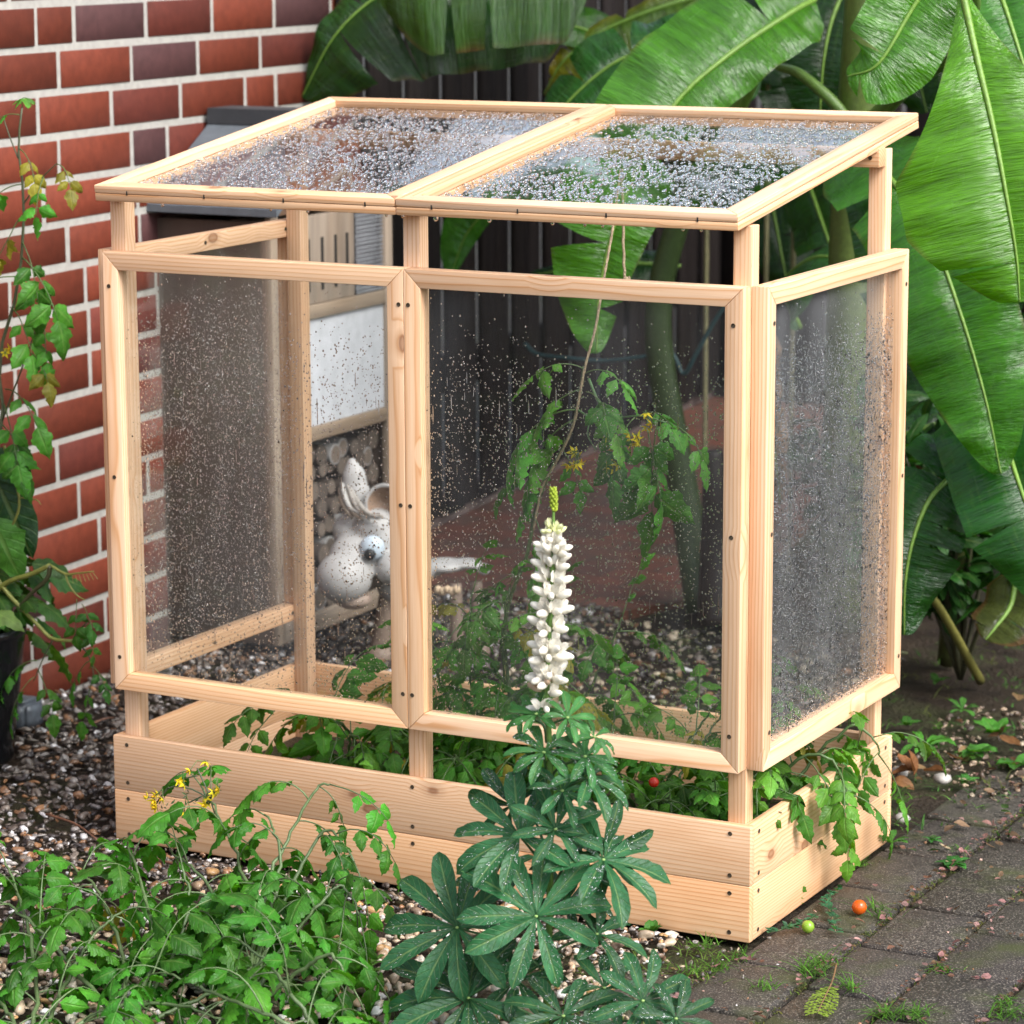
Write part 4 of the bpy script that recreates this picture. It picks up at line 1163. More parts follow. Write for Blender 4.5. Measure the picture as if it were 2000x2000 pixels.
# ================================================================== TOMATO PLANTS
IN = [  # plants rooted inside the bed
    ((0.34, 0.30, 0.055), [[(.34, .30, .055), (.33, .26, .16), (.30, .20, .22), (.27, .16, .25), (.25, .13, .235)], [(.34, .30, .055), (.38, .33, .15), (.42, .36, .26), (.45, .40, .33)], [(.34, .30, .055), (.36, .20, .13), (.40, .13, .20), (.44, .09, .22)]], 101, 'sparse tomato plant at the left of the bed, some stems withered and brown', (.09, .14), .03),
    ((0.58, 0.34, 0.055), [[(.58, .34, .055), (.56, .30, .20), (.55, .28, .34), (.57, .26, .45)], [(.58, .34, .055), (.64, .28, .20), (.70, .24, .33), (.74, .22, .44)], [(.58, .34, .055), (.53, .22, .15), (.50, .14, .22), (.47, .10, .27)], [(.58, .34, .055), (.60, .20, .14), (.62, .11, .20), (.64, .07, .21)], [(.58, .34, .055), (.66, .42, .18), (.72, .46, .30), (.75, .47, .38)], [(.58, .34, .055), (.62, .30, .22), (.63, .25, .36), (.66, .22, .47)], [(.58, .34, .055), (.50, .32, .2), (.48, .28, .32), (.50, .25, .38)], [(.58, .34, .055), (.70, .20, .16), (.76, .14, .25), (.80, .12, .31)]], 102, 'dense tomato plant with yellowing leaves filling the middle of the bed', (.09, .14), .12),
    ((0.88, 0.30, 0.055), [[(.88, .30, .055), (.86, .24, .15), (.84, .16, .21), (.83, .10, .22)], [(.88, .30, .055), (.94, .26, .17), (.99, .24, .25), (1.03, .22, .30)], [(.88, .30, .055), (.92, .40, .17), (.95, .47, .24)], [(.88, .30, .055), (.80, .34, .16), (.78, .38, .25)], [(.88, .30, .055), (.95, .17, .14), (1.0, .10, .18), (1.04, .07, .19)]], 103, 'low bushy tomato plant in the bed behind the lupin flower', (.08, .12), .06),
    ((1.08, 0.30, 0.055), [[(1.08, .30, .055), (1.12, .28, .17), (1.17, .28, .23), (1.212, .29, .23), (1.235, .30, .185), (1.24, .30, .15)], [(1.08, .30, .055), (1.10, .20, .16), (1.14, .15, .23), (1.165, .12, .25)], [(1.08, .30, .055), (1.13, .40, .18), (1.19, .44, .245), (1.225, .46, .22), (1.235, .47, .18)], [(1.08, .30, .055), (1.06, .36, .18), (1.08, .38, .27), (1.10, .38, .31)], [(1.08, .30, .055), (1.04, .16, .14), (1.06, .09, .2)]], 104, 'tomato plant spilling over the right side plank of the bed', (.09, .13), .04)]
for o, st_, sd, lb, L_, ye in IN:
    tomato(o, st_, sd, lb, (.070, .220, .020), .030, (L_[0] * 1.25, L_[1] * 1.3), 3, 1.0, stemr=.0036, yellow=ye, lf=.42, clamp=9.0 if sd == 104 else W_ - PT - .003)
    tomato_last = COL.objects[-1]

# the vine tied to the twine
yv = 0.30
vine = [(0.66, .30, .055), at(985, 1250, yv), at(1030, 1080, yv), at(1045, 1000, yv), at(1075, 920, yv), at(1112, 850, yv), at(1128, 790, yv), at(1140, 715, yv)]
r_ = np.random.default_rng(55)
tv = plant('tomato_plant', (0.66, .30, .055), 'thin tomato vine climbing the twine, with yellow flowers', 'tomato plant')
lv, st_, pe = Acc(), Acc(), Acc()
vp = catmull(vine, 60); tube(st_, vp, np.linspace(.0042, .0018, 60), 7, (.085, .12, .045))
tube(st_, catmull([at(1150, 740, yv - .005), at(1172, 790, yv - .02), at(1200, 815, yv - .03), at(1250, 812, yv - .04), at(1300, 825, yv - .05)], 20), np.linspace(.0026, .0012, 20), 6, (.10, .19, .07))
tube(st_, catmull([at(1128, 800, yv - .01), at(1150, 818, yv - .02), at(1148, 850, yv - .03), at(1165, 880, yv - .03)], 14), np.linspace(.0018, .001, 14), 6, (.10, .19, .07))
for (u, v), D, l in (((1140, 720), (-.6, -.3, .5), .10), ((1142, 730), (.6, -.2, .4), .10), ((1138, 760), (-.8, -.3, -.1), .13), ((1145, 765), (.7, -.3, .1), .11), ((1128, 800), (-.9, -.2, .1), .16), ((1120, 820), (-.7, -.2, -.3), .14), ((1175, 800), (.2, -.5, .5), .10), ((1215, 812), (.1, -.5, -.4), .12), ((1250, 812), (.5, -.2, .5), .09), ((1265, 815), (.2, -.4, -.7), .15), ((1285, 822), (-.1, -.4, -.9), .16), ((1300, 825), (.9, -.1, .1), .10), ((1045, 935), (-.7, -.2, .2), .08), ((1075, 930), (-.8, -.3, -.3), .09), ((1100, 880), (.6, -.2, -.4), .08), ((1045, 1010), (.5, -.3, -.6), .10), ((1030, 1090), (.6, -.3, -.2), .10), ((1020, 1120), (-.7, -.3, .1), .10), ((1240, 815), (-.5, -.5, -.5), .10)):
    compound(lv, st_, at(u, v, yv - .01), np.array(D), l * .95, r_, (.085, .27, .03), 2 if l < .12 else 3, 1.1, .5, yellow=.05)
for (u, v), n in (((1128, 893), 5), ((1195, 868), 3), ((1198, 900), 5), ((1260, 815), 1), ((1243, 862), 2)): blossom(pe, st_, at(u, v, yv - .04), r_, n + 2, r=.014)
st_.build('stem', M['stem'], tv); lv.build('foliage', M['leaf'], tv); pe.build('blossom', M['petal'], tv)

# twine: two strands from the crossbar, one knotted round the vine
tw = Acc()
s1 = catmull([at(1212, 330, .50), at(1197, 445, .40), at(1180, 540, .33), at(1163, 640, .30), at(1142, 720, .29), at(1120, 830, .288), at(1085, 905, .288), at(1058, 955, .29), at(1042, 1035, .29)], 140)
s2 = catmull([at(1214, 330, .50), at(1217, 440, .45), at(1219, 520, .42), at(1222, 552, .41)], 40)
an = np.arange(140) * .9; wig = np.stack([np.cos(an), np.sin(an), 0 * an], 1) * .0006
tube(tw, s1 + wig, .0019, 6, (.36, .27, .17)); tube(tw, s1 - wig, .0017, 6, (.42, .32, .20))
tube(tw, s2 + wig[:40], .0024, 6, (.38, .29, .18)); ball(tw, s2[-3] + np.array([.002, -.002, .001]), (.006, .005, .006), 2, (.40, .30, .19))
tube(tw, catmull([s2[-3], s2[-3] + np.array([.008, 0, .006]), s2[-3] + np.array([.006, -.004, -.014])], 8), .0016, 5, (.40, .30, .19))
tag(tw.build('twine', M['rope'], origin=s1[0]), 'beige jute twine hanging from the crossbar with a knotted loose end', 'twine')

# the sprawling plants in front, bottom left
FR = [
    ([(470, 1990, -.62), [[(470, 1990, -.62), (505, 1850, -.52), (525, 1720, -.44), (560, 1640, -.38), (610, 1550, -.34), (645, 1530, -.33)],
                          [(470, 1990, -.62), (500, 1800, -.48), (470, 1690, -.40), (430, 1600, -.34), (395, 1540, -.31)],
                          [(470, 1990, -.62), (550, 1860, -.55), (620, 1770, -.50), (670, 1730, -.46), (700, 1790, -.48)],
                          [(470, 1990, -.62), (580, 1900, -.62), (650, 1870, -.62), (690, 1930, -.62)], [(470, 1990, -.62), (540, 1800, -.48), (590, 1690, -.42), (640, 1620, -.38), (690, 1680, -.42)], [(470, 1990, -.62), (450, 1830, -.52), (400, 1720, -.45), (330, 1660, -.42)], [(470, 1990, -.62), (530, 1780, -.46), (545, 1660, -.40), (520, 1590, -.36)]]], 201, 'tall tomato plant leaning on the front plank with yellow flowers', (.12, .17), [(300, 1572, -.33, 4), (318, 1555, -.32, 3), (358, 1520, -.31, 2), (385, 1500, -.30, 2), (365, 1570, -.33, 2), (425, 1535, -.32, 3), (405, 1562, -.33, 3)]),
    ([(250, 2010, -.72), [[(250, 2010, -.72), (235, 1850, -.60), (190, 1740, -.52), (130, 1680, -.46)], [(250, 2010, -.72), (330, 1880, -.60), (370, 1770, -.52), (355, 1690, -.48)],
                          [(250, 2010, -.72), (300, 1860, -.62), (280, 1740, -.54), (245, 1640, -.45)], [(250, 2010, -.72), (390, 1950, -.66), (480, 1900, -.62), (570, 1840, -.60)], [(250, 2010, -.72), (150, 1900, -.70), (60, 1800, -.64), (-20, 1750, -.62)]]], 202, 'sprawling tomato plant with dark stems at the bottom left', (.12, .17), []),
    ([(60, 2060, -.80), [[(60, 2060, -.80), (70, 1900, -.70), (40, 1760, -.60), (10, 1680, -.55)], [(60, 2060, -.80), (130, 1920, -.72), (180, 1830, -.66), (240, 1780, -.62)], [(60, 2060, -.80), (200, 1980, -.78), (330, 1960, -.76), (430, 1990, -.78)], [(60, 2060, -.80), (0, 1950, -.78), (-40, 1880, -.76)]]], 203, 'leafy tomato plant in the bottom left corner of the garden', (.12, .16), []),
    ([(640, 2060, -.80), [[(640, 2060, -.80), (590, 1970, -.74), (530, 1890, -.70), (470, 1840, -.68)], [(640, 2060, -.80), (560, 2000, -.78), (420, 1940, -.76), (330, 1900, -.74)]]], 204, 'low tomato plant creeping over the pale gravel beside the lupin', (.11, .15), [(832 * .0 + 590, 1955, -.78, 0)])]
for (o, stems), sd, lb, L_, fl in FR:
    S = [[gz(a[0], a[1], 0.0) if (a[0], a[1]) == (o[0], o[1]) else at(*a) for a in s_] for s_ in stems]
    org = gz(o[0], o[1], 0.0)
    tomato(org, S, sd, lb, (.055, .225, .018), .040, (L_[0] * 1.15, L_[1] * 1.2), 3, 1.5, flowers=[(at(u, v, y), n) for u, v, y, n in fl if n], stemr=.0040, yellow=.006, lf=.37, stemcol=(.085, .13, .05))
# flower truss stems of the tall plant belong to it
tr_root = [o for o in COL.objects if o.get('label', '').startswith('tall tomato')][0]
ts = Acc()
for L0 in ([(420, 1590), (405, 1545), (385, 1500)], [(410, 1560), (370, 1540), (330, 1538), (305, 1570)], [(410, 1560), (430, 1535)], [(395, 1555), (368, 1568)], [(330, 1538), (318, 1552)], [(385, 1515), (362, 1520)]):
    tube(ts, catmull([at(u, v, -.32) for u, v in L0], 8), .0013, 5, (.06, .08, .04))
rb_ = np.random.default_rng(9)
for _ in range(46):
    u, v = [(318, 1585), (360, 1560), (400, 1555), (330, 1575)][rb_.integers(4)]
    p = at(u + rb_.normal(0, 10), v + rb_.normal(0, 8), -.32 + rb_.normal(0, .005)); d = nrm(rb_.normal(size=3) + np.array([0, 0, -.4]))
    leaflet(ts, p, d, rb_.normal(size=3), .010, .003, .3, .1, 'petal', (.06, .10, .04), 4)
ts.build('flower_truss', M['stem'], tr_root)

# the plant in the black pot
pp = plant('potted_plant', (pc[0], pc[1], .225), 'leggy half bare tomato plant growing in the black pot', 'plant')
lv, st_, pe = Acc(), Acc(), Acc(); pr = np.random.default_rng(66); q = lambda u, v, o=0.0: at(u, v, .30 + o)
YG = (.20, .21, .045); DKs = (.075, .09, .045)
for pts_, r0, r1, c in (([q(-60, 1205), q(-30, 1000), q(5, 820), q(-2, 700), q(35, 560), q(47, 400), q(36, 290), q(43, 210)], .0045, .0018, DKs),
                        ([q(-40, 1190), q(10, 1140), q(60, 1122), q(98, 1104)], .0052, .0046, YG), ([q(98, 1104), q(92, 1130), q(60, 1160), q(30, 1195)], .0048, .0035, (.06, .06, .025)),
                        ([q(98, 1104), q(128, 1121), q(150, 1120), q(183, 1116)], .0030, .0012, YG), ([q(128, 1121), q(134, 1140), q(150, 1162), q(166, 1172)], .0024, .0010, YG),
                        ([q(-20, 1105), q(8, 1150), q(40, 1186), q(75, 1222), q(103, 1248), q(143, 1252)], .0046, .0032, YG), ([q(143, 1252), q(152, 1234), q(170, 1216)], .0022, .0014, DKs), ([q(143, 1252), q(168, 1272), q(180, 1300), q(184, 1330)], .0020, .001, DKs), ([q(103, 1250), q(85, 1285), q(66, 1330)], .0016, .001, DKs),
                        ([q(8, 870), q(38, 980), q(12, 1050)], .003, .002, YG), ([q(38, 972), q(70, 976), q(80, 985)], .0014, .0007, YG),
                        ([q(36, 310), q(20, 270), q(8, 235)], .0016, .001, DKs), ([q(45, 400), q(80, 350), q(110, 320)], .0016, .0009, DKs), ([q(5, 820), q(50, 700), q(85, 600)], .002, .001, DKs)):
    tube(st_, catmull(pts_, 14), np.linspace(r0, r1, 14), 7, c)
for i in range(7): tube(st_, [q(140 + i * 7, 1121 - i * .5), q(143 + i * 8, 1140 - i * 1.5)], .0007, 4, YG, False)
LFc = (.070, .25, .024)
for (u, v), D, l in (((43, 212), (.3, -.3, .7), .055), ((40, 225), (-.7, -.2, .3), .06), ((38, 290), (.8, -.2, -.3), .07), ((110, 320), (.7, -.3, .1), .07), ((85, 345), (.1, -.5, -.5), .07), ((45, 360), (-.9, -.2, .2), .10), ((44, 420), (-.6, -.3, -.5), .10), ((42, 470), (.7, -.3, -.5), .11), ((40, 500), (.9, -.2, -.3), .13), ((30, 540), (-.8, -.3, .1), .10), ((20, 600), (.9, -.3, -.2), .10), ((85, 600), (.3, -.4, -.8), .09), ((60, 690), (.7, -.3, 0), .08), ((10, 760), (.8, -.3, .2), .11), ((8, 790), (.5, -.4, -.6), .11), ((5, 830), (.9, -.3, -.3), .10), ((150, 1170), (.2, -.3, -.4), .06), ((160, 1180), (.5, -.3, -.1), .055), ((66, 1322), (-.5, -.4, -.4), .075), ((75, 1310), (.6, -.3, -.4), .08), ((72, 1290), (-.8, -.3, .1), .07), ((183, 1322), (-.3, -.4, -.9), .075), ((176, 1290), (-.7, -.4, -.3), .06), ((180, 1300), (.8, -.3, -.2), .05), ((170, 1222), (.4, -.3, -.7), .05)):
    compound(lv, st_, q(u, v), np.array(D), l * 1.15, pr, LFc, 2, .9, .46, yellow=.12)
for i in range(16):
    a_ = pr.random() * 6.28; b_ = np.array([math.cos(a_), math.sin(a_), .5 + pr.random()])
    compound(lv, st_, pc + np.array([0, 0, .23 + .10 * pr.random()]), b_, .12 + .06 * pr.random(), pr, (.06, .17, .03), 2, .9, .5, yellow=.15)
# a big dark leaf behind, and pale ones over the rim
leaflet(lv, q(-10, 930, .02), nrm(q(55, 1080) - q(-10, 930)), (.3, -.8, .3), .17, .085, .3, -.15, 'round', (.014, .055, .014), 13, pr)
leaflet(lv, q(-20, 880, .02), nrm(q(40, 930) - q(-20, 880)), (.1, -.8, .5), .10, .06, .4, -.15, 'round', (.016, .06, .016), 13, pr)
leaflet(lv, q(-15, 1010, -.02), nrm(q(40, 1150) - q(-15, 1010)), (.2, -.8, .4), .14, .09, .6, -.2, 'tomato', (.07, .21, .03), 13, pr)
leaflet(lv, q(-10, 1195, -.06), nrm(q(30, 1212) - q(-10, 1195)), (.1, -.5, .8), .07, .04, .9, -.2, 'tomato', (.16, .26, .06), 11, pr)
for (u, v), n in (((12, 695), 2), ((100, 395), 0)):
    if n: blossom(pe, st_, q(u, v, -.02), pr, n)
st_.build('stem', M['stem'], pp); lv.build('foliage', M['leaf'], pp); pe.build('blossom', M['petal'], pp)

# ================================================================== LUPIN
lu = plant('lupin', gz(1066, 2015), 'white flowering lupin with wet star shaped leaves in front of the bed', 'lupin')
lr = np.random.default_rng(12); yl = gz(1066, 2015)[1]
lat = lambda u, v, o=0.0: at(u, v, yl + o)
axis_pts = [gz(1066, 2015), lat(1072, 1850), lat(1075, 1650), lat(1074, 1480), lat(1070, 1320), lat(1078, 1150), lat(1081, 1030), lat(1080, 958)]
a = Acc(); tube(a, catmull(axis_pts, 60), np.linspace(.0060, .0016, 60), 9, (.10, .20, .035)); a.build('stem', M['stem'], lu)
fl = Acc(); fv = catmull([lat(1070, 1385), lat(1072, 1300), lat(1078, 1150), lat(1082, 1060), lat(1082, 1005)], 220)
nw = 18
for k in range(nw):
    p = fv[int(k / nw * 205) + 4]; low = k / nw
    nf = 5 if low < .88 else 4; ph = k * .55
    for j in range(nf):
        if lr.random() < (.22 if low < .1 else .06): continue
        an_ = ph + j * 2 * PI / nf + lr.normal(0, .12); d = np.array([math.cos(an_), math.sin(an_), .18 + .25 * low + lr.normal(0, .06)])
        d = nrm(d); sc = 1.4 * (.80 + .25 * math.sin(PI * min(1, low * 1.15 + .12))) * (1 if low < .8 else 1 - (low - .8) * 2.2); sd = nrm(np.cross(d, UP)); n2 = np.cross(sd, d)
        R3 = np.stack([d, sd, n2]).T
        old = low < .14 and lr.random() < .5
        c = np.array([.88, .85, .76]) if not old else np.array([.62, .46, .32])
        if low > .85: c = np.array([.72, .74, .42])
        c = c * (.9 + .15 * lr.random())
        p = p + np.array([lr.normal(0, .001), lr.normal(0, .001), lr.normal(0, .0035)]); d = nrm(d + lr.normal(0, .16, 3)); sd = nrm(np.cross(d, UP)); n2 = np.cross(sd, d); R3 = np.stack([d, sd, n2]).T
        q0 = p + d * .006 * sc; tube(fl, [p, q0], .0007, 4, (.20, .28, .08), False)
        up2 = nrm(d * .62 + n2 * (.60 + .3 * lr.random())); Rb = np.stack([up2, sd, np.cross(up2, sd)]).T
        ball(fl, q0 + d * .0080 * sc - n2 * .001, (.0098 * sc, .0034 * sc, .0042 * sc), 2, c, R3)
        for sg2 in (-1, 1): leaflet(fl, q0, nrm(up2 + sd * sg2 * .38), nrm(np.cross(up2, sd) * -1 + sd * sg2 * .9), .0155 * sc, .0105 * sc, .5 * lr.random(), .35, 'round', c, 7, lr)
        ball(fl, q0, (.0024 * sc, .0020 * sc, .0020 * sc), 1, (.30, .36, .12), R3)
for k in range(40):                                          # green buds at the tip
    t_ = k / 40; p = lat(1082, 1000) * (1 - t_) + lat(1080, 955) * t_; an_ = k * 2.4; rr = .0065 * (1 - .55 * t_)
    if t_ < .45: rr *= .55 + t_
    d = nrm(np.array([math.cos(an_), math.sin(an_), .9])); ball(fl, p + d * rr, (.0026, .0026, .0048), 1, (.36, .46, .05), np.stack([np.cross(d, [1, .2, 0]), np.cross(d, np.cross(d, [1, .2, 0])), d]).T)
fl.build('flower_spike', M['petal'], lu)
wd = Acc()
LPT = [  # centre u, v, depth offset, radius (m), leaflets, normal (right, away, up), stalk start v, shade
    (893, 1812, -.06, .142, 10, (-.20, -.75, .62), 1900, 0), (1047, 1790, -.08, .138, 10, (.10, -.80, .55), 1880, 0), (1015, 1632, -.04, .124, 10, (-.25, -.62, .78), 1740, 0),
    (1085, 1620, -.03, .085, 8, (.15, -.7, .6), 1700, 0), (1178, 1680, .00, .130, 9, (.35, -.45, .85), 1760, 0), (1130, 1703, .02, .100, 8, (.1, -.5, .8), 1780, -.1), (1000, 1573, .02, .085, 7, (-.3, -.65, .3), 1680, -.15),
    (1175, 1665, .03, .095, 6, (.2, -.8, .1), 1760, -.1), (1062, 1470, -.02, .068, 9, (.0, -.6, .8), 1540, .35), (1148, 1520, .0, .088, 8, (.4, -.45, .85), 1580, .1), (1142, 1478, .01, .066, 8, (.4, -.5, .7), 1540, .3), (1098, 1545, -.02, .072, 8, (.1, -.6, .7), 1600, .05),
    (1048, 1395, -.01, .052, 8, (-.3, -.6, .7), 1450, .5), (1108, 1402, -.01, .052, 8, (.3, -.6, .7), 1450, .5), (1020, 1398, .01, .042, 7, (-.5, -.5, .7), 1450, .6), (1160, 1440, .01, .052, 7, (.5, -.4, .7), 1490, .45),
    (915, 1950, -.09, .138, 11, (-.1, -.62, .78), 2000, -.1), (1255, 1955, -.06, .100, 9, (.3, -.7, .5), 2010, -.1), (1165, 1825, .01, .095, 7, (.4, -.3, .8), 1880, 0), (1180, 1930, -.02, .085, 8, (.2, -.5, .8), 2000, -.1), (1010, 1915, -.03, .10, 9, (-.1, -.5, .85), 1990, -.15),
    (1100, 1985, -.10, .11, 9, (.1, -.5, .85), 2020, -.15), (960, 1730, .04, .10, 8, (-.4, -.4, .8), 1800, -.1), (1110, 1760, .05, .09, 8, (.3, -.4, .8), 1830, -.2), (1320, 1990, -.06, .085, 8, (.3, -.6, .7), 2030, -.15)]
for (u, v, off, R, nl, N, sv, sh) in LPT:
    la = Acc(); cpt = lat(u, v, off); N = nrm(N[0] * RGT + N[1] * (-FWD) * -1 * -1 + N[2] * UP) if False else nrm(RGT * N[0] + FWD * N[1] + UP * N[2])
    sidx = lat(1068, sv); e1 = nrm(sidx - cpt - N * ((sidx - cpt) @ N)); e2 = np.cross(N, e1)
    pet = catmull([sidx, .55 * sidx + .45 * cpt + UP * .02 - N * .02, cpt], 12); 
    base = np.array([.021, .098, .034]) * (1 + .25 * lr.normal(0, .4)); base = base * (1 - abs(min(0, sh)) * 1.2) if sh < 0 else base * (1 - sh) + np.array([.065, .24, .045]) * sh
    for i in range(nl):
        an_ = PI + (i - (nl - 1) / 2) * (2 * PI * .93 / nl) + lr.normal(0, .06); d = nrm(math.cos(an_) * e1 + math.sin(an_) * e2 + N * (.22 + lr.normal(0, .08)))
        Lf = R * .87 * (.80 + .22 * math.cos((i - (nl - 1) / 2) / nl * 2.6)) * (.92 + .16 * lr.random())
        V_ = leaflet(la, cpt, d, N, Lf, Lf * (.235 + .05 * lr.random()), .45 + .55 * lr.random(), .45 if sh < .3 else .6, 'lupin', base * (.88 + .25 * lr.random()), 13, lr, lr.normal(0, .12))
        # rain beads
        for _ in range(int(lr.random() * 46 * (R / .1)) if sh < .4 else int(lr.random() * 5)):
            i_, j_ = lr.integers(2, 11), lr.integers(0, 3); fa, fb = lr.random(), lr.random()
            A_, B_, C_, D_4 = V_[i_, j_], V_[i_, j_ + 1], V_[i_ + 1, j_], V_[i_ + 1, j_ + 1]
            p_ = (A_ * (1 - fb) + B_ * fb) * (1 - fa) + (C_ * (1 - fb) + D_4 * fb) * fa; n_ = nrm(np.cross(C_ - A_, B_ - A_)); n_ = n_ * (1 if n_ @ N > 0 else -1)
            rr = .0011 + .0015 * lr.random() ** 2; ball(wd, p_ + n_ * rr * .45, (rr, rr, rr * .8), 2)
    lo = la.build('leaf', M['lupin'], lu)
    pa = Acc(); tube(pa, pet, np.linspace(.0026, .0017, 12), 6, (.06, .15, .045)); ball(pa, cpt + N * .001, (.0032, .0032, .0022), 1, (.22, .34, .10)); pa.build('leaf_stalk', M['stem'], lo)
tag(wd.build('rain_beads', M['bead']), 'clear rain beads scattered over the lupin leaves', 'rain beads', kind='stuff')


# ================================================================== GROUND LIFE ON THE RIGHT
lt = np.random.default_rng(91)
li = Acc(); LIT = Acc()
for _ in range(3600):                                  # soil behind the frame's right side: chips, dry bits, petals
    x, y = 1.20 + 1.3 * lt.random(), .42 + 2.2 * lt.random()
    if y < .62 and x < 1.25: continue
    if x > 1.2 + .0 and y < .93 - .2 * (x - 1.2) and lt.random() < .75: continue
    c = [(.12, .075, .042), (.19, .12, .07), (.05, .034, .024), (.17, .09, .075), (.24, .19, .12), (.04, .08, .02)][lt.integers(6)]
    d = nrm(np.array([lt.normal(), lt.normal(), lt.normal() * .15])); l = .008 + .022 * lt.random() ** 2
    leaflet(li, np.array([x, y, .004 + .010 * lt.random()]), d, nrm(np.array([lt.normal(0, .4), lt.normal(0, .4), 1])), l, l * .55, lt.normal(0, .6), .3, 'round', np.array(c) * (.9 + 1.0 * lt.random()), 6, lt)
joints = [(1.2 + .145 * k + lt.normal(0, .004), None) for k in range(0, 5)]
for _ in range(950):                                   # along the joints of the pavers
    k = lt.integers(0, 5); x = 1.2 + .145 * k + lt.normal(0, .008); y = -.45 + 1.4 * lt.random()
    if lt.random() < .3: x = 1.2 + .145 * k + lt.random() * .145; y = -1.3 + offs[k + 1] + .2135 * lt.integers(4, 11) + lt.normal(0, .006)
    if x < 1.215 and y > -.03: continue
    c = [(.22, .11, .07), (.30, .15, .14), (.15, .09, .05), (.34, .20, .18)][lt.integers(4)]
    l = .006 + .012 * lt.random() ** 2; d = nrm(np.array([lt.normal(), lt.normal(), .1]))
    leaflet(li, np.array([x, y, .002 + .005 * lt.random()]), d, nrm(np.array([lt.normal(0, .4), lt.normal(0, .4), 1])), l, l * .6, lt.normal(0, .5), .3, 'round', np.array(c) * (.6 + .7 * lt.random()), 5, lt)
tag(li.build('leaf_litter', M['petal']), 'brown and pinkish leaf litter on the soil and between the pavers', 'leaf litter', kind='stuff')

ch = Acc()
pebbles(ch, 1500, (1.0, 2.4, .62, 1.55, lambda x, y: ~inbed(x, y) & (y > .93 - .12 * (x - 1.2)) ), (.005, .014), [(3, .30, .22, .15), (1, .34, .28, .2), (4, .12, .085, .06), (2, .06, .045, .035)])
pebbles(ch, 420, (1.0, 1.2, -.75, -.02, lambda x, y: ~inbed(x, y)), (.003, .010), DARKP + [(3, .4, .32, .22)])
pebbles(ch, 160, (1.2, 1.75, -.6, .95, lambda x, y: ~inbed(x, y)), (.002, .006), DARKP + [(2, .4, .25, .2)], -.002)
tag(ch.build('gravel_chips', M['pebble']), 'small pale chips strewn over the soil to the right', 'gravel', kind='stuff')

gs = Acc()


def blade(acc, p, d, L, w, col, bend=.8):
    T = nrm(d); n = 6; pts = []; th = 0; q_ = np.asarray(p, float); hz = nrm(np.array([T[0], T[1], 0]) + 1e-6)
    sd = nrm(np.cross(T, UP) + 1e-6); V = []
    for i in range(n):
        ww = w * (1 - (i / (n - 1)) ** 1.5) + .0001; V += [q_ - sd * ww / 2, q_ + sd * ww / 2]
        T = nrm(T + (hz * .5 - UP * .5) * bend * .3); q_ = q_ + T * L / n
    acc.add(V, [(2 * i, 2 * i + 1, 2 * i + 3, 2 * i + 2) for i in range(n - 1)], col, np.stack([np.repeat(np.linspace(0, 1, n), 2), np.tile([-.5, .5], n), np.zeros(2 * n)], 1))


def tuft(acc, P, n, L, w=.0022, spread=.012, col=(.085, .22, .022)):
    for _ in range(n):
        a_ = lt.random() * 6.28; d = nrm(np.array([math.cos(a_) * .7, math.sin(a_) * .7, .35 + lt.random()]))
        blade(acc, np.asarray(P) + np.array([lt.normal(0, spread), lt.normal(0, spread), 0]), d, L * (.5 + .8 * lt.random()), w * (.6 + .6 * lt.random()), np.array(col) * (.6 + .8 * lt.random()), .5 + lt.random())


for u, v, n, L in ((1585, 1900, 60, .055), (1610, 1880, 40, .05), (1700, 1775, 22, .06), (1720, 1790, 18, .04), (1752, 1560, 40, .045), (1760, 1590, 30, .035), (1490, 1930, 40, .03), (1660, 1930, 40, .045), (1735, 1985, 60, .05), (1790, 1985, 50, .045), (1845, 1895, 36, .03), (1965, 1985, 40, .055), (1960, 1960, 20, .045), (1400, 1890, 50, .035), (1370, 1850, 50, .035), (1440, 1870, 30, .03), (1345, 1900, 40, .035), (1880, 1660, 20, .02), (1680, 1690, 20, .03), (1900, 1480, 30, .03), (1840, 1420, 20, .03), (1660, 1560, 0, .03)):
    tuft(gs, gz(u, v), n, L)
for _ in range(520):
    k = lt.integers(0, 5); x = 1.2 + .145 * k + lt.normal(0, .004); y = -.5 + 1.4 * lt.random()
    if x < 1.215 and y > -.03: continue
    tuft(gs, (x, y, -.004), 5, .012, .0024, .006, [(.11, .17, .025), (.075, .10, .02), (.14, .14, .03)][lt.integers(3)])
for _ in range(520):
    x, y = .75 + 1.6 * lt.random(), .70 + 1.5 * lt.random()
    tuft(gs, (x, y, 0), 5, .022 + .02 * lt.random(), .004, .012, [(.05, .13, .025), (.08, .17, .03), (.10, .12, .03)][lt.integers(3)])
for _ in range(120):
    x, y = .95 + .28 * lt.random(), -.55 + .5 * lt.random()
    tuft(gs, (x, y, 0), 5, .026, .002, .008, (.12, .20, .03))
tag(gs.build('grass', M['petal']), 'short green grass and moss in the joints of the pavers and on the soil', 'grass', kind='stuff')


def weed(P, label, cat, nl, L, w, col, kind='round', up=.5, curl=.9, nl_pts=9):
    a = Acc(); P = np.asarray(P, float)
    for i in range(nl):
        an_ = i * 2.4 + lt.normal(0, .2); d = nrm(np.array([math.cos(an_), math.sin(an_), up * (.5 + lt.random())]))
        l = L * (.6 + .6 * lt.random()); leaflet(a, P + UP * .003, d, UP, l, l * w, curl * (.6 + .7 * lt.random()), .25, kind, np.array(col) * (.7 + .6 * lt.random()), nl_pts, lt)
    return tag(a.build('weed', M['leaf'], origin=P), label, cat, 'weeds')


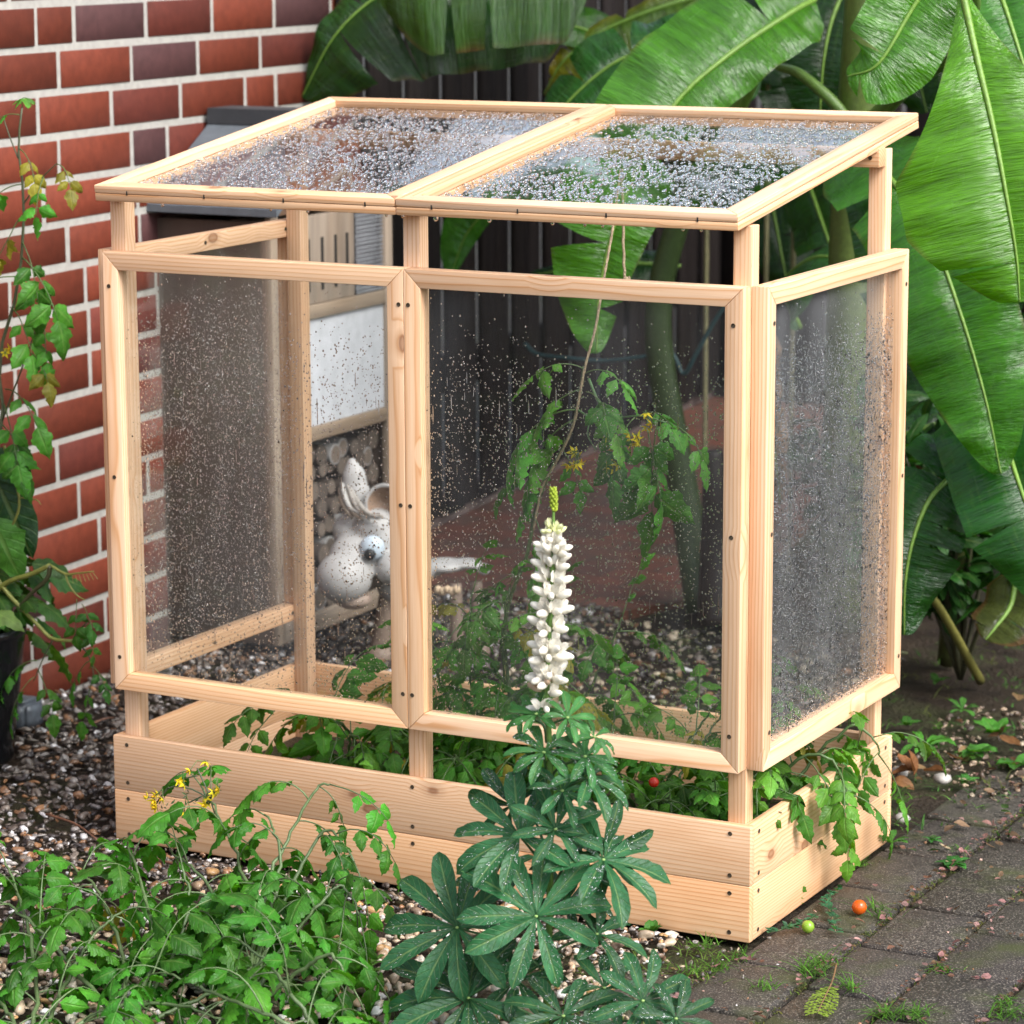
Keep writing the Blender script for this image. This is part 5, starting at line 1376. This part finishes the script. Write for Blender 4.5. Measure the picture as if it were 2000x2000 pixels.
weed(gz(1805, 1465), 'bright green strap leaved weed beside the rear corner of the bed', 'weed', 9, .085, .20, (.07, .24, .03), 'lupin', .7, 1.2)
weed(gz(1945, 1440), 'round leaved weed growing on the soil at the far right', 'weed', 8, .045, .65, (.07, .25, .03), 'round', .8, .5)
weed(gz(1865, 1690), 'flat dark green clover like weed on the pavers', 'weed', 16, .030, .5, (.04, .17, .03), 'round', .25, .5)
weed(gz(1890, 1530), 'small weed on the mossy edge of the pavers', 'weed', 8, .028, .5, (.05, .18, .03), 'round', .5, .6)
weed(gz(1820, 1645), 'tiny weed sprouting between two pavers', 'weed', 6, .022, .5, (.05, .2, .04), 'round', .5, .6)
weed(gz(1270, 1825), 'little round leaved seedling at the foot of the front plank', 'weed', 7, .026, .75, (.06, .2, .03), 'round', .8, .4)
weed(gz(705, 1905), 'pale green starry seedling on the beige gravel', 'weed', 9, .045, .28, (.12, .28, .05), 'lupin', .7, .9)
weed(gz(655, 1860), 'small light green seedling on the gravel beside the tomato leaves', 'weed', 7, .035, .3, (.14, .27, .05), 'lupin', .6, .9)
for k_, (u, v, lb) in enumerate(((1770, 1420, 'small green weed close behind the back corner of the bed'), (1880, 1390, 'small green weed near the young banana stems'), (1985, 1500, 'little weed at the right edge of the picture'), (1830, 1335, 'pale weed at the foot of the banana stalk'), (1740, 1650, 'tiny weed at the bottom of the side plank'), (1905, 1475, 'small broad leaved weed in the litter behind the pavers'))):
    weed(gz(u, v), lb, 'weed', 7 + k_ % 3, .034 + .006 * (k_ % 3), (.5, .3, .65)[k_ % 3], (.06, .19, .03), ('round', 'lupin', 'round')[k_ % 3], .6, .8)
for _ in range(160):
    x, y = 1.0 + 1.4 * lt.random(), .9 + 1.6 * lt.random(); l = .02 + .035 * lt.random() ** 2; d = nrm(np.array([lt.normal(), lt.normal(), .1]))
    if x < 1.23 and y < .63: continue
    leaflet(LIT, np.array([x, y, .008]), d, nrm(np.array([lt.normal(0, .4), lt.normal(0, .4), 1])), l, l * .5, lt.normal(0, .9), .35, 'round', np.array([(.17, .08, .03), (.10, .05, .025), (.24, .15, .07)][lt.integers(3)]) * (.7 + .6 * lt.random()), 8, lt)
tag(LIT.build('dead_leaves', M['petal']), 'dead brown leaves scattered on the soil under the banana plants', 'leaf litter', kind='stuff')
for pts_, lb in (([(1640, 1735), (1615, 1760), (1625, 1790), (1632, 1820)], 'creeping bluish weed along the paver by the side plank'), ([(1590, 1790), (1560, 1805), (1530, 1815), (1500, 1822)], 'creeping bluish weed at the front corner of the bed')):
    a = Acc(); P_ = catmull([gz(u, v, .008) for u, v in pts_], 20); sa_ = Acc()
    tube(sa_, P_, .0012, 5, (.12, .10, .05))
    for p in P_:
        for sg in (-1, 1):
            d = nrm(np.array([lt.normal(), lt.normal(), .4])); leaflet(a, p, d, UP, .014, .009, .4, .2, 'round', np.array([.04, .15, .07]) * (.7 + .6 * lt.random()), 6, lt)
    o = a.build('weed', M['leaf'], origin=P_[0]); tag(o, lb, 'weed', 'weeds'); sa_.build('stem', M['stem'], o)

for (u, v), r_t, c, lb in (((1678, 1778), .0125, (.52, .085, .006), 'ripe orange cherry tomato lying on the pavers'), ((1578, 1814), .0105, (.20, .34, .03), 'unripe green cherry tomato lying on the pavers')):
    p = gz(u, v + 8); a = Acc(); lathe(a, p, [(.0003, r_t * 1.9), (r_t * .45, r_t * 1.86), (r_t * .8, r_t * 1.55), (r_t, r_t), (r_t * .82, r_t * .42), (r_t * .45, r_t * .1), (.0003, 0)], 28, c)
    o = a.build('cherry_tomato', M['glossy'], origin=p); tag(o, lb, 'tomato', 'fallen cherry tomatoes')
p = at(1277, 1528, .12); a = Acc(); ball(a, p, .0085, 3, (.45, .025, .012)); o = a.build('cherry_tomato', M['glossy'], origin=p - UP * .011); tag(o, 'red cherry tomato hanging among the leaves inside the bed', 'tomato')

# yellow green conifer sprig
sg_ = Acc(); sb_ = Acc(); A0, A1 = gz(1634, 1882, .012), gz(1598, 1975, .006)
mp = catmull([A0, gz(1626, 1915, .012), gz(1612, 1945, .009), A1], 16); tube(sb_, mp, np.linspace(.0016, .0007, 16), 5, (.20, .11, .05))
ax_ = nrm(A1 - gz(1612, 1940, .009)); sd_ = nrm(np.cross(UP, ax_))
for i in range(7, 16):
    for s_ in (-1, 1):
        L_ = .026 * math.sin(PI * (i - 5.5) / 12); d = nrm(sd_ * s_ * .75 + ax_ * .65)
        for k in range(9):
            leaflet(sg_, mp[i] + d * L_ * k / 9, nrm(d + ax_ * ((.9, -.5, .1)[k % 3]) + UP * lt.normal(0, .15)), UP, .009, .0042, .2, .1, 'lupin', (.24, .34, .045), 5, lt)
o = sg_.build('conifer_sprig', M['leaf'], origin=A0); tag(o, 'fallen yellow green conifer sprig on the pavers', 'sprig'); sb_.build('twig', M['stem'], o)

# dry leaf, two pale stones, dry twigs
a = Acc(); p = gz(1795, 1515, .012)
for k in range(4): leaflet(a, p + np.array([lt.normal(0, .008), lt.normal(0, .008), .004 * k]), nrm(np.array([lt.normal(), lt.normal(), .3])), UP, .05, .026, 1.2 * lt.normal(), .7, 'round', np.array([.20, .085, .03]) * (.8 + .5 * lt.random()), 9, lt)
tag(a.build('dry_leaf', M['petal'], origin=p), 'crumpled brown dry leaf on the soil by the rear corner of the bed', 'leaf')
for (u, v), s_, lb in (((1757, 1508), .017, 'white stone lying right by the rear corner of the bed'), ((1840, 1522), .018, 'white stone behind the crumpled dry leaf'), ((1762, 1598), .015, 'pale pinkish stone at the edge of the pavers')):
    a = Acc(); p = gz(u, v + 8); ball(a, p + UP * s_ * .5, (s_, s_ * .8, s_ * .62), 2, (.40, .375, .34), None, .18, lt); tag(a.build('stone', M['pebble'], origin=p), lb, 'stone')
for (u0, v0), (u1, v1), lb in (((90, 1590), (190, 1640), 'thin brown twig on the dark gravel left of the bed'), ((175, 1415), (222, 1402), 'short reddish twig on the dark gravel by the bed corner'), ((310, 1680), (375, 1715), 'brown twig half hidden by tomato leaves in front of the bed')):
    a = Acc(); p0, p1 = gz(u0, v0, .016), gz(u1, v1, .016); tube(a, catmull([p0, .5 * (p0 + p1) + np.array([.004, .006, .004]), p1], 10), np.linspace(.0028, .0016, 10), 6, (.13, .06, .035)); tag(a.build('twig', M['stem'], origin=p0), lb, 'twig')

# canes, old stem, pot and a tube modelled for a reflection, in the shade behind
for u, lb in ((1380, 'pale bamboo cane nearest the fence, seen through the gap over the right front pane'), (1497, 'thin bamboo cane just right of the front corner post'), (1550, 'bamboo cane in the middle of the gap above the side pane')):
    p = at(u, 480, 2.6); b = p.copy(); b[2] = -.01; t_ = p + UP * .45; a = Acc()
    tube(a, np.linspace(b, t_, 40), [.0062 * (1.12 if i % 8 == 0 else 1) for i in range(40)], 8, (.22, .20, .10)); tag(a.build('bamboo_cane', M['stem'], origin=b), lb, 'cane', 'bamboo canes')
stalk(b1, [gz(1408, 1225), at(1405, 1080, 2.0), at(1400, 960, 2.0), at(1392, 880, 2.0)], .055, .022, (.020, .013, .010), 'old_stem')
banana_leaf(b2, [at(1500, 640, 1.9), at(1495, 740, 1.85), at(1510, 860, 1.83), at(1525, 985, 1.85)], .035, .04, 61, (.2, -.9, .2), .3, .5, (.20, .095, .035), 2, .012, .1, rib=.005)
pt_c = at(1735, 930, 2.55); pt_c[2] = 0; a = Acc(); hz_ = at(1735, 850, 2.55)[2] + .02
lathe(a, pt_c, [(.001, .0), (.10, .0), (.135, hz_ - .05), (.15, hz_ - .05), (.152, hz_), (.135, hz_), (.12, hz_ - .03), (.001, hz_ - .035)], 40, (.22, .065, .035)); tag(a.build('terracotta_pot', M['thing'], origin=pt_c), 'terracotta pot half hidden behind the banana leaves on the right', 'pot')
a = Acc(); xf = lambda y: -0.775 - .111 * (y - 2.06) + .05
cpts = [at(1025, 672, 2.45), at(1050, 692, 2.42), at(1110, 700, 2.4), at(1180, 705, 2.4), at(1250, 698, 2.4), at(1310, 690, 2.4), at(1335, 730, 2.4), at(1360, 690, 2.4), at(1400, 620, 2.4), at(1470, 520, 2.4)]  # sagging teal tube modelled in place of a bluish film reflection
tube(a, catmull(cpts, 60), .0055, 8, (.018, .055, .060)); tag(a.build('reflection', M['stem'], origin=cpts[0]), 'dull teal tube added for a film reflection between the banana stem and the fence', 'reflection')
